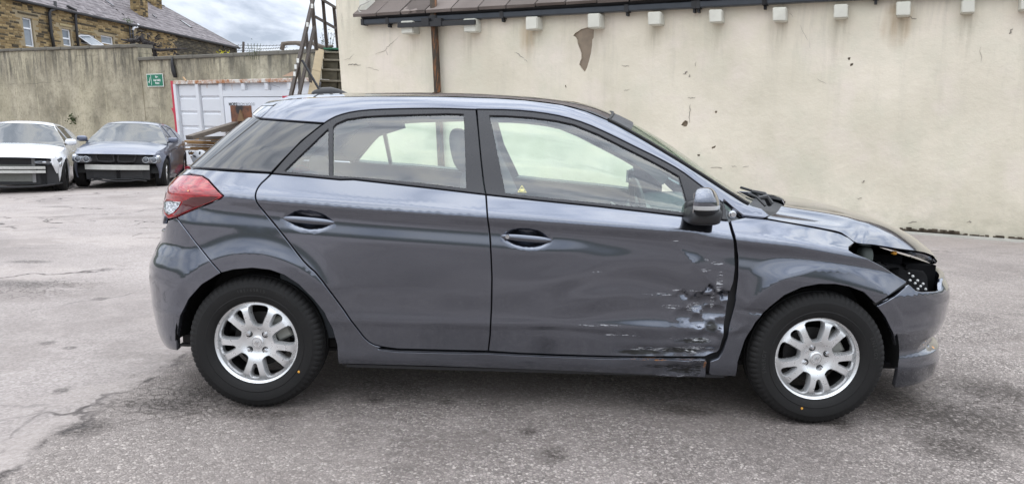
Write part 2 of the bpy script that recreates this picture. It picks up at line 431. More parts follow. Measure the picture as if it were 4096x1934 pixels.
def tyre_mesh(R=.311, hw=.096, rb=.196):
    prof = [(rb-.004, .070), (rb+.004, .084), (rb+.016, .090), (.225, .0945), (.228, .0925), (.250, hw+.001), (.266, hw), (.268, hw-.002), (.283, hw-.004), (.293, hw-.010), (.301, hw-.019), (.3065, hw-.03), (.309, .05), (.309, .044), (.303, .043), (.303, .036), (.310, .035), (.311, .008), (.304, .007), (.304, -.004)]
    prof = [(r*R/.311, h) for r, h in prof]
    prof = prof+[(r, -h) for r, h in prof[::-1][1:]]
    def mod(k, j, r, h):
        if .281*R/.311 < r < .3095*R/.311 and abs(h) > .046 and k % 4 == 0: r -= .005
        return r, h
    mb = MB().lathe(prof, 288, mod=mod); return mb.mesh('tyre', True, 40)
def rim_meshes():
    circ = np.array([(.186*math.cos(a), .186*math.sin(a)) for a in np.linspace(0, 2*math.pi, 97)[:-1]])
    def win(ang, r0, r1, w0, w1, rd):
        p = [(r0, -w0), (r1-.012, -w1), (r1, -w1*.72), (r1+.002, 0), (r1, w1*.72), (r1-.012, w1), (r0, w0), (r0-.005, 0)]
        p = smooth_loop(p+[p[0]], 1)[:-1]
        ca, sa = math.cos(ang), math.sin(ang); return np.array([(a*ca-b*sa, a*sa+b*ca) for a, b in p])
    hs = []
    for k in range(5):
        hs.append(win(math.radians(90+72*k), .085, .170, .018, .0440, 0)); hs.append(win(math.radians(126+72*k), .107, .165, .005, .0195, 0))
    def dep(q):
        r = np.hypot(q[:, 0], q[:, 1]); return Spl([(0, .020), (.040, .020), (.055, .017), (.072, .008), (.095, .002), (.13, .0), (.16, .004), (.178, .015), (.19, .018)])(r)
    res_h = [resample(h, .005) for h in hs]; res_h = [h if area2(h) > 0 else h[::-1] for h in res_h]
    inn = [offset(h, -.0055) for h in res_h]
    V, Fc, loops = cdt_sheet(circ, inn, .009)
    mb = MB(); pl = lambda q, d: np.stack([q[:, 0], dep(q)+d, q[:, 1]], 1)
    A = V[Fc]; ar = (A[:, 1, 0]-A[:, 0, 0])*(A[:, 2, 1]-A[:, 0, 1])-(A[:, 2, 0]-A[:, 0, 0])*(A[:, 1, 1]-A[:, 0, 1]); Fc = np.where(ar[:, None] > 0, Fc, Fc[:, ::-1])
    mb.add(pl(V, 0), Fc)
    for lp, h in zip(loops[1:], res_h):
        n = len(h); b = len(mb.v)
        mb.v += [tuple(q) for q in pl(h, .012)]+[tuple(q) for q in pl(h, .040)]
        for i in range(n):
            j = (i+1) % n; mb.f += [(lp[j], b+j, b+i, lp[i]), (b+j, b+n+j, b+n+i, b+i)]
    mb.lathe([(.184, -.0165), (.190, -.014), (.196, -.006), (.2045, -.005), (.2065, -.009), (.2065, -.02), (.198, -.03)], 96)
    rim = mb.mesh('rim', True, 32)
    ba = MB().lathe([(.190, -.018), (.186, -.05), (.180, -.10), (.183, -.17)], 64).mesh('rim_barrel', True)
    return rim, ba
TY = tyre_mesh(); RIM, BARREL = rim_meshes()
DISC = MB().lathe([(0.02, -.075), (.06, -.070), (.065, -.085), (.128, -.086), (.128, -.10)], 48).mesh('brake_disc', True, 30)
CAP = MB().lathe([(0, -.008), (.026, -.009), (.029, -.012), (.030, -.021)], 32).mesh('centre_cap', True, 30)
NUT = MB().lathe([(0, -.0055), (.006, -.006), (.0085, -.010), (.0095, -.025)], 8).mesh('wheel_nut', True, 30)
POCK = MB().lathe([(.0095, -.0185), (.0145, -.0150), (.0155, -.019)], 20).mesh('nut_pocket', True, 30)
CAL = MB().frame_box((0, 0, 0), (1, 0, 0), (0, 0, 1), (0, -1, 0), .07, .145, -.05, .06, -.12, -.062, .008).mesh('caliper')
EMB = MB()
for p, q in (((-.007, -.009), (-.003, .009)), ((.003, -.009), (.007, .009)), ((-.005, -.002), (.005, .002))): EMB.bar((p[0], -.0055+.012, p[1]), (q[0], -.0055+.012, q[1]), .003, .003, up=(0, 1, 0))
EMB.v = [(x, y-.004, z) for x, y, z in EMB.v]; EMB.lathe([(.020, -.0086), (.0205, -.0079), (.0225, -.0079), (.023, -.0092)], 32)
EMBM = EMB.mesh('emblem', False)
BRK = plain('brake_iron', (.035, .033, .032), .6, .5); CALM = plain('caliper_cast', (.33, .33, .30), .6, .3); DKIN = plain('rim_inside', (.018, .018, .018), .7, .2)
YEL = plain('paint_dot', (.75, .36, .05), .5)
# ================================================================== ground
def ground_mat():
    t = NT('worn_asphalt'); P_ = t.pos()
    sep = t.n('ShaderNodeSeparateXYZ'); t.l(P_, sep.inputs[0]); X, Y = sep.outputs[0], sep.outputs[1]
    # line where the rough surface meets the smoother old concrete on the left
    a, b = at_z(0, 1895), at_z(700, 1450); d = (b-a)[:2]; d /= np.linalg.norm(d); n = np.array([-d[1], d[0]])
    dist = t.math('ADD', t.math('MULTIPLY', X, float(n[0])), t.math('ADD', t.math('MULTIPLY', Y, float(n[1])), float(-(a[0]*n[0]+a[1]*n[1]))))
    dist = t.math('ADD', dist, t.math('MULTIPLY', t.math('SUBTRACT', t.noise(3, 6, .6), .5), .55))
    smooth_ = t.rng(dist, -.06, .08)
    far = t.rng(Y, 2.0, 6.0); smooth_ = t.math('MAXIMUM', smooth_, t.math('MULTIPLY', far, .8))
    agg = t.voro(78, 'F1', out='Color'); sp = t.n('ShaderNodeSeparateColor'); t.l(agg, sp.inputs[0])
    edge = t.voro(78, 'DISTANCE_TO_EDGE')
    chip = t.ramp(sp.outputs[0], [(0, (.15, .138, .130)), (.35, (.285, .266, .252)), (.75, (.385, .361, .342)), (1, (.58, .55, .52))])
    chip = t.mix(t.rng(edge, .02, .16, .75, 0), chip, (.12, .113, .11))
    con = t.mix(t.noise(1.1, 7, .65), (.26, .243, .233), (.40, .376, .360))
    con = t.mix(t.math('MULTIPLY', t.rng(t.noise(70, 4, .7), .45, .7), .5), con, (.20, .192, .19))
    con = t.mix(.38, con, t.mix(t.rng(sp.outputs[1], 0, 1), (.19, .18, .178), (.52, .50, .49)))
    base = t.mix(smooth_, chip, con)
    base = t.mix(t.math('MULTIPLY', t.rng(t.noise(.55, 6, .65), .42, .66), .6), base, (.165, .152, .145))
    base = t.mix(t.math('MULTIPLY', t.rng(t.noise(2.6, 6, .7, dist=.6), .5, .72), .28), base, (.43, .405, .39))
    pm = t.rng(t.noise(.42, 5, .55, v=t.map(P_, (1, 1, 1), (3.3, 7.1, 0))), .50, .535); base = t.mix(t.math('MULTIPLY', pm, .22), base, (.46, .43, .405))
    pm2 = t.rng(t.noise(.8, 6, .6, v=t.map(P_, (1, 1.6, 1), (13.3, 2.1, 0))), .56, .60); base = t.mix(t.math('MULTIPLY', pm2, .30), base, (.17, .155, .145))
    # cracks
    wv = t.n('ShaderNodeVectorMath', operation='ADD'); t.l(P_, wv.inputs[0])
    nv = t.n('ShaderNodeTexNoise'); nv.inputs['Scale'].default_value = 1.7; nv.inputs['Detail'].default_value = 6; t.l(P_, nv.inputs['Vector'])
    sc = t.n('ShaderNodeVectorMath', operation='SCALE'); t.l(nv.outputs['Color'], sc.inputs[0]); sc.inputs['Scale'].default_value = 1.1; t.l(sc.outputs[0], wv.inputs[1])
    ce = t.voro(.62, 'DISTANCE_TO_EDGE', v=wv.outputs[0]); crk = t.rng(ce, .004, .016, 1, 0)
    crk = t.math('MULTIPLY', crk, t.rng(t.noise(.9, 3), .46, .56)); crk = t.math('MULTIPLY', crk, smooth_)
    join = t.math('MULTIPLY', t.rng(t.math('ABSOLUTE', dist), .0, .05, 1, 0), t.rng(t.noise(5, 5, .7), .46, .6)); join = t.math('MULTIPLY', join, t.rng(X, -.6, .3, 1, 0))
    crk = t.math('MAXIMUM', crk, join)
    # oil and damp stains (own shapes)
    st = [(60, 1135, .55, .10), (860, 1315, .14, .035), (1010, 1650, .3, .05), (330, 1710, .16, .06), (250, 1560, .05, .03), (2215, 1820, .085, .055), (2730, 1640, .22, .05), (2110, 1722, .05, .025), (3350, 1690, .10, .06), (3700, 1640, .35, .16), (3950, 1700, .40, .18), (3980, 1560, .25, .12), (840, 1570, .22, .08), (700, 1620, .25, .07), (190, 1370, .06, .03), (280, 1390, .05, .02), (1500, 1600, .06, .02), (1790, 1605, .05, .02), (3830, 1790, .25, .10), (120, 1045, .25, .05), (230, 812, .35, .06)]
    ms = []
    for px, py, rx, ry in st:
        q = at_z(px, py); ms.append(t.blob((q[0], q[1], 0), (rx, ry*2.2, 1), .42, 9, soft=(.35, .95)))
    stain = t.math('MULTIPLY', t.maxm(ms), t.rng(t.noise(45, 5, .75), .40, .58, .15, 1))
    base = t.mix(t.math('MULTIPLY', stain, .92), base, (.045, .038, .034)); base = t.mix(t.math('MULTIPLY', crk, .85), base, (.045, .04, .04))
    # broken, crazed surface where the stains at the right have eaten in
    cz = t.math('MULTIPLY', t.maxm([t.blob((*at_z(px, py)[:2], 0), (rx, ry, 1), .4, 3.0, soft=(.3, 1.0)) for px, py, rx, ry in ((3750, 1660, .55, .5), (3980, 1600, .5, .6), (720, 1600, .5, .4), (900, 1560, .35, .3), (150, 1150, .6, .5))]), t.rng(t.voro(11, 'DISTANCE_TO_EDGE', v=wv.outputs[0]), .02, .09, 1, 0))
    base = t.mix(t.math('MULTIPLY', cz, .7), base, (.05, .043, .038))
    h = t.math('ADD', t.math('MULTIPLY', t.math('MULTIPLY', t.rng(edge, 0, .25), t.math('SUBTRACT', 1.0, smooth_)), .8), t.math('MULTIPLY', t.noise(140, 4, .7), .6))
    h = t.math('SUBTRACT', h, t.math('MULTIPLY', crk, 1.5))
    nb = t.bump(h, .8, .008)
    base = t.mix(1.0, base, (1.06, .995, .965), 'MULTIPLY')
    return t.bsdf(base, t.rng(stain, 0, 1, .85, .55), 0, nb, spec=.25)
GM = ground_mat()
gb = MB(); 
def ring(r): return r
xs = np.concatenate([[-420, -150, -60], np.linspace(-30, 30, 121), [60, 150, 420]]); ys = np.concatenate([[-420, -150, -60], np.linspace(-25, 35, 31), [60, 150, 420]])
def zg(x): return -.034*math.log1p(math.exp(min(30.0, (-x-4.6)*2.0)))/2.0          # the yard falls away to the left
gb.grid(np.array([[(x, y, zg(max(x, -30))) for x in xs] for y in ys]), flip=True)
structure(link('ground', gb.mesh('ground'), GM))

# low unseen hill ring, added as a dark band for the paint to reflect
hl = MB(); rows = []
for k in range(121):
    a = 2*math.pi*k/120; R_ = 380; h = 26+10*mnoise.noise(Vector((math.cos(a)*2.1, math.sin(a)*2.1, .3)))+5*mnoise.noise(Vector((math.cos(a)*7, math.sin(a)*7, 1.3)))
    rows.append([(R_*.8*math.cos(a), R_*.8*math.sin(a), -.2), (R_*math.cos(a), R_*math.sin(a), h*.75), (R_*1.1*math.cos(a), R_*1.1*math.sin(a), h)])
hl.grid(np.array(rows), flip=False)
structure(link('hills', hl.mesh('hills', True), plain('moor_grass', (.055, .062, .045), .95, var=.4, scale=.05)))
# ================================================================== things behind the car
LEAN = np.array([-.065, 0, 1.0])              # the yard falls to the right, so upright things lean this way against it
def horiz(v): v = np.array([v[0], v[1], 0.0]); return v/np.linalg.norm(v)
class Wall:
    """upright plane: o ground point, u unit along it (to the right), v up, n towards the camera"""
    def __init__(s, o, u):
        s.o = np.array([o[0], o[1], 0.0]); s.u = horiz(u); s.v = LEAN; n = np.cross(s.u, s.v); n /= np.linalg.norm(n)
        if np.dot(n, CAMP-s.o) < 0: n = -n
        s.n = n
        s.A = np.linalg.inv(np.stack([s.u, s.v, s.n], 1))
    def ah(s, px, py, off=0.0):
        p = at_plane(px, py, s.o+s.n*off, s.n); q = s.A@(p-s.o); return float(q[0]), float(q[1])
    def R(s, reg, pts, off=0.0): return [s.ah(*p, off) for p in PX(reg, pts)]
    def P(s, a, h, c=0.0): return s.o+a*s.u+h*s.v+c*s.n
    def box(s, mb, a0, a1, h0, h1, c0, c1, bev=0.0): return mb.frame_box(s.o, s.u, s.v, s.n, a0, a1, h0, h1, c0, c1, bev)

# ------------------------------------------------------------------ cream rendered building
Bp, Ap = at_z(3552, 926), at_z(4096, 966)
BW = Wall(Bp, Ap-Bp)
def render_mat():
    t = NT('cream_render'); 
    c = t.mix(t.rng(t.noise(.55, 6, .6), .35, .68), (.63, .58, .465), (.79, .72, .60))
    c = t.mix(t.math('MULTIPLY', t.rng(t.noise(1.3, 5, .6, v=t.map(t.pos(), (1, 1, 1), (5, 2, 1))), .5, .7), .55), c, (.77, .68, .61))
    c = t.mix(t.math('MULTIPLY', t.rng(t.noise(.9, 5, .6, v=t.map(t.pos(), (1, 1, 1), (11, 3, 7))), .5, .68), .5), c, (.60, .59, .475))
    sep = t.n('ShaderNodeSeparateXYZ'); t.l(t.pos(), sep.inputs[0])
    damp = t.math('MULTIPLY', t.rng(sep.outputs[2], .0, .9, 1, 0), t.rng(t.noise(3, 6, .7), .40, .62)); c = t.mix(t.math('MULTIPLY', damp, .45), c, (.37, .36, .27))
    streak = t.math('MULTIPLY', t.rng(t.noise(2.5, 5, .7, v=t.map(t.pos(), (1.6, 1.6, .16))), .52, .72), t.rng(sep.outputs[2], 1.4, 3.6, .15, .75)); c = t.mix(t.math('MULTIPLY', streak, .55), c, (.36, .345, .29))
    fl = t.math('MULTIPLY', t.rng(t.noise(26, 5, .7), .66, .70), t.rng(t.noise(1.1, 3), .5, .62)); c = t.mix(t.math('MULTIPLY', fl, .25), c, (.40, .37, .31))
    rs = []
    for px, py, rx, rz in ((2110, 150, .16, .42), (3590, 105, .22, .35), (3572, 40, .12, .15)):
        q = at_plane(px, py, BW.o, BW.n); rs.append(t.blob(q, (rx, 1.2, rz), .35, 3.0, soft=(.25, 1.0)))
    rm = t.math('MULTIPLY', t.maxm(rs), t.rng(t.noise(2.0, 4, v=t.map(t.pos(), (3, 3, .3))), .35, .6, .25, 1)); c = t.mix(t.math('MULTIPLY', rm, .65), c, (.36, .22, .09))
    run = []
    for px in (1650, 1875, 2125, 2375, 2615, 2860, 3115, 3360, 3600, 3870):
        q = at_plane(px, 150-.04*(px-1650)+25, BW.o, BW.n); run.append(t.blob(q, (.16, 1.2, .55), .35, 3.0, soft=(.1, 1.0)))
    rn_ = t.math('MULTIPLY', t.maxm(run), t.rng(t.noise(3.0, 4, v=t.map(t.pos(), (4, 4, .25))), .38, .62)); c = t.mix(t.math('MULTIPLY', rn_, .5), c, (.40, .36, .27))
    h = t.math('ADD', t.math('MULTIPLY', t.noise(5, 6, .65), 1.0), t.math('MULTIPLY', t.noise(60, 3), .12))
    return t.bsdf(c, .9, 0, t.bump(h, .5, .03))
RENDER = render_mat(); PATCH = plain('bare_stone_patch', (.25, .20, .15), .95, var=.35, scale=9, bump=.6)
IRON = plain('grey_black_gutter', (.035, .042, .052), .35, var=.25, scale=5); BLK = plain('weathered_black', (.018, .018, .02), .6, var=.35)
TILE = (lambda t: t.bsdf(t.mix(t.math('FRACT', t.math('ADD', t.n('ShaderNodeObjectInfo').outputs['Random'], t.math('MULTIPLY', t.noise(2.2, 5), .6))), (.105, .088, .08), (.215, .182, .165)), .95, 0, t.bump(t.noise(25, 5), .5, .01), spec=.15))(NT('stone_slate'))
RUSTP = (lambda t: t.bsdf(t.mix(t.rng(t.noise(5, 6, .7, v=t.map(t.pos(), (4, 4, .7))), .50, .66), (.045, .033, .022), (.24, .095, .032)), .75, 0, t.bump(t.noise(30, 4), .4, .01)))(NT('rusty_pipe'))
aL = BW.ah(1371, 400)[0]; aR = BW.ah(4096, 600)[0]+3.0
hg = BW.ah(2600, 60)[1]; hLtop = 7.5; aRoof = BW.R('A4', [(852, 60)])[0][0]
gl0, gl1 = BW.R('A4', [(850, 190)], .14)[0], BW.R('A6', [(1100, 0)], .14)[0]
H_G = .5*(gl0[1]+gl1[1])
bld = empty('rendered_building', BW.P(aL+6, 0)); tag(bld, 'long cream rendered building with corbels, black gutter and flaking paint', 'building')
patch = BW.R('A5', [(605, 268), (672, 290), (668, 370), (655, 385), (650, 440), (640, 520), (625, 590), (605, 660), (583, 702), (555, 670), (530, 630), (538, 595), (550, 570), (548, 520), (535, 480), (515, 430), (510, 390), (495, 365), (472, 348), (490, 322), (520, 305), (545, 285)])
p2 = BW.R('A5', [(1535, 1195), (1560, 1170), (1585, 1178), (1588, 1205), (1575, 1230), (1550, 1232), (1522, 1215)])
p3 = BW.R('A5', [(1848, 1080), (1872, 1078), (1868, 1097), (1850, 1102)]); p4 = BW.R('A7', [(255, 415), (285, 402), (280, 418), (258, 425)]); p5 = BW.R('A6', [(905, 575), (930, 568), (928, 588), (900, 600)])
p6 = BW.R('A6', [(880, 520), (905, 515), (900, 540), (885, 542)]); p7 = BW.R('A5', [(395, 830), (404, 828), (410, 858), (398, 850)]); p8 = BW.R('A7', [(157, 465), (175, 463), (174, 477), (160, 476)])
holes = [np.array(q) for q in (patch, p2, p3, p4, p5, p6, p7, p8)]
holes = [h if area2(h) > 0 else h[::-1] for h in [resample(h, .05) for h in holes]]
outer = np.array([(aL, -.05), (aR, -.05), (aR, H_G+.05), (aRoof, H_G+.05), (aRoof, hLtop), (aL, hLtop)]); outer = resample(outer, .35)
V_, Fc_, lps = cdt_sheet(outer, holes, .28)
dn = lambda q: np.array([.035*mnoise.noise(Vector((a*.9, h*.9, 2.2)))+.012*mnoise.noise(Vector((a*4, h*4, .2))) for a, h in q])
mb = MB(); dd = dn(V_); mb.add([BW.P(a, h, .02+d) for (a, h), d in zip(V_, dd)], Fc_)
A_ = np.array([mb.v[i] for i in mb.f[0]]); 
if np.dot(np.cross(A_[1]-A_[0], A_[2]-A_[0]), BW.n) < 0: mb.f = [f[::-1] for f in mb.f]
for lp in lps[1:]:
    b = len(mb.v); mb.v += [tuple(np.array(mb.v[i])-BW.n*.045) for i in lp]; n = len(lp)
    for i in range(n): mb.f.append((lp[i], lp[(i+1) % n], b+(i+1) % n, b+i))
# left end wall
cor = [(aL, h) for h in np.linspace(-.05, hLtop, 12)]
mb.grid(np.array([[BW.P(a, h, .02+float(dn([(a, h)])[0])), BW.P(a, h, -6)] for a, h in cor]))
wall_o = part('wall', mb, RENDER, bld, True, 30)
for k, (hl_) in enumerate(holes):
    c = hl_.mean(0); lo, hi = hl_.min(0)-.08, hl_.max(0)+.08
    part('bare_patch', BW.box(MB(), lo[0], hi[0], lo[1], hi[1], -.12, -.018), PATCH, bld, world=True)
# corbels
cor_px = [('A4', 1222, 1345, 205, 325), ('A4', 1832, 1952, 185, 310), ('A5', 2, 122, 165, 285), ('A5', 607, 730, 135, 270), ('A5', 1195, 1320, 118, 240), ('A5', 1790, 1915, 98, 215), ('A6', 205, 325, 68, 188), ('A6', 755, 878, 42, 160), ('A6', 1320, 1446, 18, 140), ('A6', 1910, 2025, 5, 110), ('A6', 2440, 2560, -30, 85)]
CORB = plain('painted_corbel', (.60, .59, .52), .85, var=.14, scale=6, bump=.5)
def corbel_mesh(sz, k):
    m = MB(); bm = bmesh.new(); bmesh.ops.create_cube(bm, size=1.0); bmesh.ops.bevel(bm, geom=bm.edges[:], offset=.06, segments=2, affect='EDGES')
    for v in bm.verts: v.co += Vector((mnoise.noise(v.co*2+Vector((k, 0, 0))), mnoise.noise(v.co*2+Vector((0, k, 0))), mnoise.noise(v.co*2+Vector((0, 0, k)))))*.05
    m.v = [tuple(v.co) for v in bm.verts]; bm.verts.index_update(); m.f = [tuple(v.index for v in f.verts) for f in bm.faces]; bm.free(); return m
for k, (rg, x0, x1, y0, y1) in enumerate(cor_px):
    (a0, h1), (a1, h0) = BW.R(rg, [(x0, y0), (x1, y1)], .24)
    m = corbel_mesh(1, k*3.7); m.v = [tuple(BW.P((a0+a1)/2+x*(a1-a0), (h0+h1)/2+z*(h1-h0), .10+y*.30)) for x, y, z in m.v]
    part('corbel', m, CORB, bld, True, 40)
# plinth strip and dark joint at the foot
part('plinth', BW.box(MB(), aL-.02, aR, -.02, .035, .0, .12), plain('plinth_render', (.50, .49, .44), .9, var=.25, scale=4, bump=.6), bld)
jo = MB()
for x in np.arange(1560, 2430, 9):
    if random.random() < (.85 if x < 1960 else .45):
        q = BW.R('A7', [(x, 1010)])[0]; wj = random.uniform(.03, .09); BW.box(jo, q[0], q[0]+wj, .036, .036+random.uniform(.01, .06 if x < 1960 else .03), .03, .068)
stuff(part('damp_joint', jo, plain('damp_dirt', (.085, .065, .045), .95, var=.6, scale=14, bump=.8), bld))
# gutter
gt = MB(); a0, a1 = gl0[0], aR
prof_g = [(.02, .0), (.14, .0), (.15, .015), (.152, .085), (.145, .095), (.135, .095), (.135, .03), (.03, .03), (.03, .11)]
gh = H_G-.045
gt.add([BW.P(a, gh+h, c+.02) for a in (a0, a1) for c, h in prof_g], [(i, i+1, len(prof_g)+i+1, len(prof_g)+i) for i in range(len(prof_g)-1)])
gutter = part('gutter', gt, IRON, bld); part('gutter_end', BW.box(MB(), a0-.012, a0+.05, gh-.01, gh+.105, .03, .182), BLK, gutter)
for rg, x, wd in (('A4', 1083, .035), ('A4', 2200, .035), ('A5', 985, .035), ('A5', 1640, .035), ('A5', 1680, .035), ('A5', 2330, .035), ('A6', 130, .035), ('A6', 1130, .035)):
    a = BW.R(rg, [(x, 60)], .17)[0][0]; part('gutter_bracket', BW.box(BW.box(MB(), a-wd, a+wd, gh-.012, gh+.105, .03, .180), a-wd*.5, a+wd*.5, gh-.07, gh, .05, .14), BLK, gutter)
part('soffit_board', BW.box(MB(), aRoof, aR, H_G+.075, H_G+.15, -.1, .05), BLK, bld)
# roof slates
th = math.radians(33); rup = math.cos(th)*-BW.n+math.sin(th)*np.array([0, 0, 1.0]); rn = np.cross(BW.u, rup); rn = rn if rn[2] > 0 else -rn
e0 = BW.P(0, H_G+.085, .20)
TM = []
for k in range(4):
    mm = MB().frame_box((0, 0, 0), BW.u, rup, rn, -.268, .268, 0, .62, 0, .055); mm.v = [tuple(np.array(v)+BW.u*random.uniform(-.008, .008)+rup*random.uniform(-.015, .015)) for v in mm.v]; TM.append(mm.mesh('roof_slate'))
for r in range(6):
    a = aRoof+.2+(.28 if r % 2 else 0); i = 0
    while a < aR:
        o = link('roof_slate', TM[random.randrange(4)], TILE, bld, world=False); p = e0+a*BW.u+r*.46*rup+rn*(.02+.002*(i % 2)); o.location = Vector(p)-bld.location
        o.rotation_euler = (random.uniform(-.01, .01), random.uniform(-.01, .01), 0); a += .562; i += 1
part('roof_bed', MB().frame_box(e0, BW.u, rup, rn, aRoof+.05, aR, .06, 5.5, -.12, -.012), BLK, bld)
q0, q1 = BW.R('A4', [(845, -40), (930, 75)], .1); part('gable_coping', BW.box(MB(), aRoof-.02, aRoof+.16, H_G+.14, H_G+3, -.2, .10, .02), CORB, bld)
wr_ = MB().tube([BW.P(*q, .16) for q in BW.R('A4', [(975, 15), (925, 45), (885, 60), (860, 95), (870, 125), (930, 140), (1000, 128)])], .012, 6); part('loose_cable', wr_, plain('pale_cable', (.5, .49, .45), .6), bld)
# downpipe with its bar
dp = [BW.P(*q, .13) for q in BW.R('A4', [(1540, -40), (1545, 180), (1552, 300), (1568, 600), (1582, 900)], .13)]+[BW.P(BW.R('A4', [(1590, 1100)], .13)[0][0], .05, .13)]
dpo = part('downpipe', MB().tube(dp, .068, 14), RUSTP, bld, True)
q = BW.R('A4', [(1548, 205)], .13)[0]; part('pipe_collar', MB().tube([BW.P(q[0], q[1]-.05, .13), BW.P(q[0], q[1]+.09, .13)], .105, 14), BLK, dpo, True, 40)
q = BW.R('A4', [(1548, 222)], .13)[0]; part('pipe_collar', MB().tube([BW.P(q[0], q[1]-.035, .13), BW.P(q[0], q[1]+.0, .13)], .10, 14), RUSTP, dpo, True, 40)
qa, qb = BW.R('A4', [(1195, 248), (1945, 216)], .28); bm_ = MB(); bm_.bar(BW.P(*qa, .27), BW.P(*qb, .27), .05, .085); part('pipe_bar', bm_, BLK, dpo)
for x in (1490, 1610): q = BW.R('A4', [(x, 222)], .2)[0]; part('bar_clamp', BW.box(MB(), q[0]-.08, q[0]+.08, q[1]-.07, q[1]+.07, .20, .31), BLK, dpo)
# cracks in the render
CRK = plain('crack_shadow', (.27, .245, .21), .95, var=.3)  # dark colour of the thin raised crack tubes
def crack(rg, pts, w=.008):
    w *= .62
    q = BW.R(rg, pts); rr = []
    for i in range(len(q)-1):
        for k in range(4):
            s = k/4; rr.append((q[i][0]+(q[i+1][0]-q[i][0])*s+random.uniform(-.012, .012), q[i][1]+(q[i+1][1]-q[i][1])*s+random.uniform(-.012, .012)))
    rr.append(q[-1]); m = MB()
    ds = dn(rr); m.tube([BW.P(a, h, .021+d) for (a, h), d in zip(rr, ds)], [w*random.uniform(.5, 1)*(.3+.7*math.sin(math.pi*(i+.5)/len(rr))) for i in range(len(rr))], 5)
    part('crack', m, CRK, bld)
crack('A4', [(620, 35), (655, 120), (655, 240), (685, 310)]); crack('A4', [(1225, 345), (1150, 420), (1095, 460), (1085, 500), (985, 530)], .009); crack('A4', [(1090, 490), (1110, 540)]); crack('A4', [(680, 580), (730, 575), (775, 525)]); crack('A4', [(715, 632), (780, 626), (842, 634)], .022); crack('A4', [(900, 660), (960, 665), (1020, 690)], .006); crack('A4', [(2310, 515), (2360, 515), (2432, 570)], .014)
crack('A5', [(0, 570), (20, 595), (40, 608)]); crack('A5', [(945, 632), (985, 645), (1015, 642)]); crack('A5', [(970, 884), (1020, 875)], .006); crack('A5', [(650, 700), (655, 620), (665, 570)], .005); crack('A5', [(1600, 1190), (1605, 1090), (1610, 1020)], .012); crack('A5', [(1600, 755), (1604, 725)], .016); crack('A5', [(1560, 715), (1578, 692)], .02)
crack('A5', [(1655, 650), (1668, 600)], .007); crack('A5', [(1540, 718), (1570, 720)], .012); crack('A5', [(1590, 950), (1620, 955), (1660, 948)], .012); crack('A6', [(360, 120), (410, 180)], .008); crack('A6', [(440, 210), (520, 360), (548, 440)], .004); crack('A6', [(1425, 155), (1500, 172)], .012); crack('A6', [(2325, 315), (2365, 265)], .02); crack('A6', [(2075, 420), (2078, 560)], .005); crack('A6', [(612, 715), (700, 770)], .005)
crack('A7', [(930, 600), (960, 604)], .01); crack('A7', [(1300, 655), (1318, 645)], .014); crack('A7', [(1620, 935), (1680, 930)], .018); crack('A7', [(255, 555), (330, 560)], .010); crack('A7', [(2030, 930), (2060, 930)], .014); crack('A7', [(1270, 770), (1300, 768)], .008); crack('A7', [(470, 550), (515, 545)], .008); crack('A7', [(395, 545), (430, 550)], .010)

# ------------------------------------------------------------------ retaining wall
u_w = horiz(ray(-2800, 407)); P0 = at_depth(700, 500, 25.5)
RW = Wall(P0, -u_w)
def conc_mat():
    t = NT('stained_concrete'); c = t.mix(t.rng(t.noise(.8, 7, .65), .34, .66), (.24, .212, .150), (.48, .432, .325))
    c = t.mix(t.math('MULTIPLY', t.rng(t.noise(.7, 6, .7, v=t.map(t.pos(), (1.2, 1.2, .8))), .48, .68), .5), c, (.125, .115, .085))
    sep = t.n('ShaderNodeSeparateXYZ'); t.l(t.pos(), sep.inputs[0])
    # pale pour lines left by the shuttering boards
    bx = t.math('ADD', t.math('MULTIPLY', sep.outputs[0], float(RW.u[0])), t.math('MULTIPLY', sep.outputs[1], float(RW.u[1])))
    bx = t.math('ADD', bx, t.math('MULTIPLY', t.noise(2, 4), .12)); fr = t.math('FRACT', t.math('MULTIPLY', bx, .62)); lnm = t.math('MULTIPLY', t.rng(fr, .0, .07, 1, 0), t.rng(t.noise(1.7, 3), .40, .52))
    c = t.mix(t.math('MULTIPLY', lnm, .75), c, (.52, .47, .34)); c = t.mix(t.math('MULTIPLY', t.rng(t.noise(.5, 3, .4, v=t.map(t.pos(), (1, 1, 1), (4, 9, 2))), .5, .56), .35), c, (.50, .45, .32))
    zl = t.math('FRACT', t.math('ADD', t.math('MULTIPLY', sep.outputs[2], 1.05), t.math('MULTIPLY', t.noise(1.2, 4), .22))); c = t.mix(t.math('MULTIPLY', t.math('MULTIPLY', t.rng(zl, 0, .05, 1, 0), t.rng(t.noise(.9, 3), .5, .6)), .5), c, (.12, .105, .08))
    c = t.mix(t.math('MULTIPLY', t.rng(t.noise(9, 6, .75), .5, .68), .55), c, (.11, .10, .07))
    c = t.mix(t.math('MULTIPLY', t.math('MULTIPLY', t.rng(sep.outputs[2], 2.5, 3.4), t.rng(t.noise(2.2, 5, .7, v=t.map(t.pos(), (1.5, 1.5, .25))), .45, .6)), .75), c, (.055, .052, .045))
    h = t.math('ADD', t.noise(2.5, 7, .7), t.math('MULTIPLY', lnm, .3)); return t.bsdf(c, .92, 0, t.bump(h, .7, .06))
CONC = conc_mat(); COPE = plain('dark_coping_stone', (.13, .12, .10), .9, var=.4, scale=4, bump=.6)
rwall = empty('retaining_wall', RW.P(-2, 0)); tag(rwall, 'tall stained concrete retaining wall behind the parked cars', 'wall')
L0, L1 = RW.ah(-260, 210), RW.ah(551, 182); L2, L3 = RW.ah(553, 236), RW.ah(1420, 194)
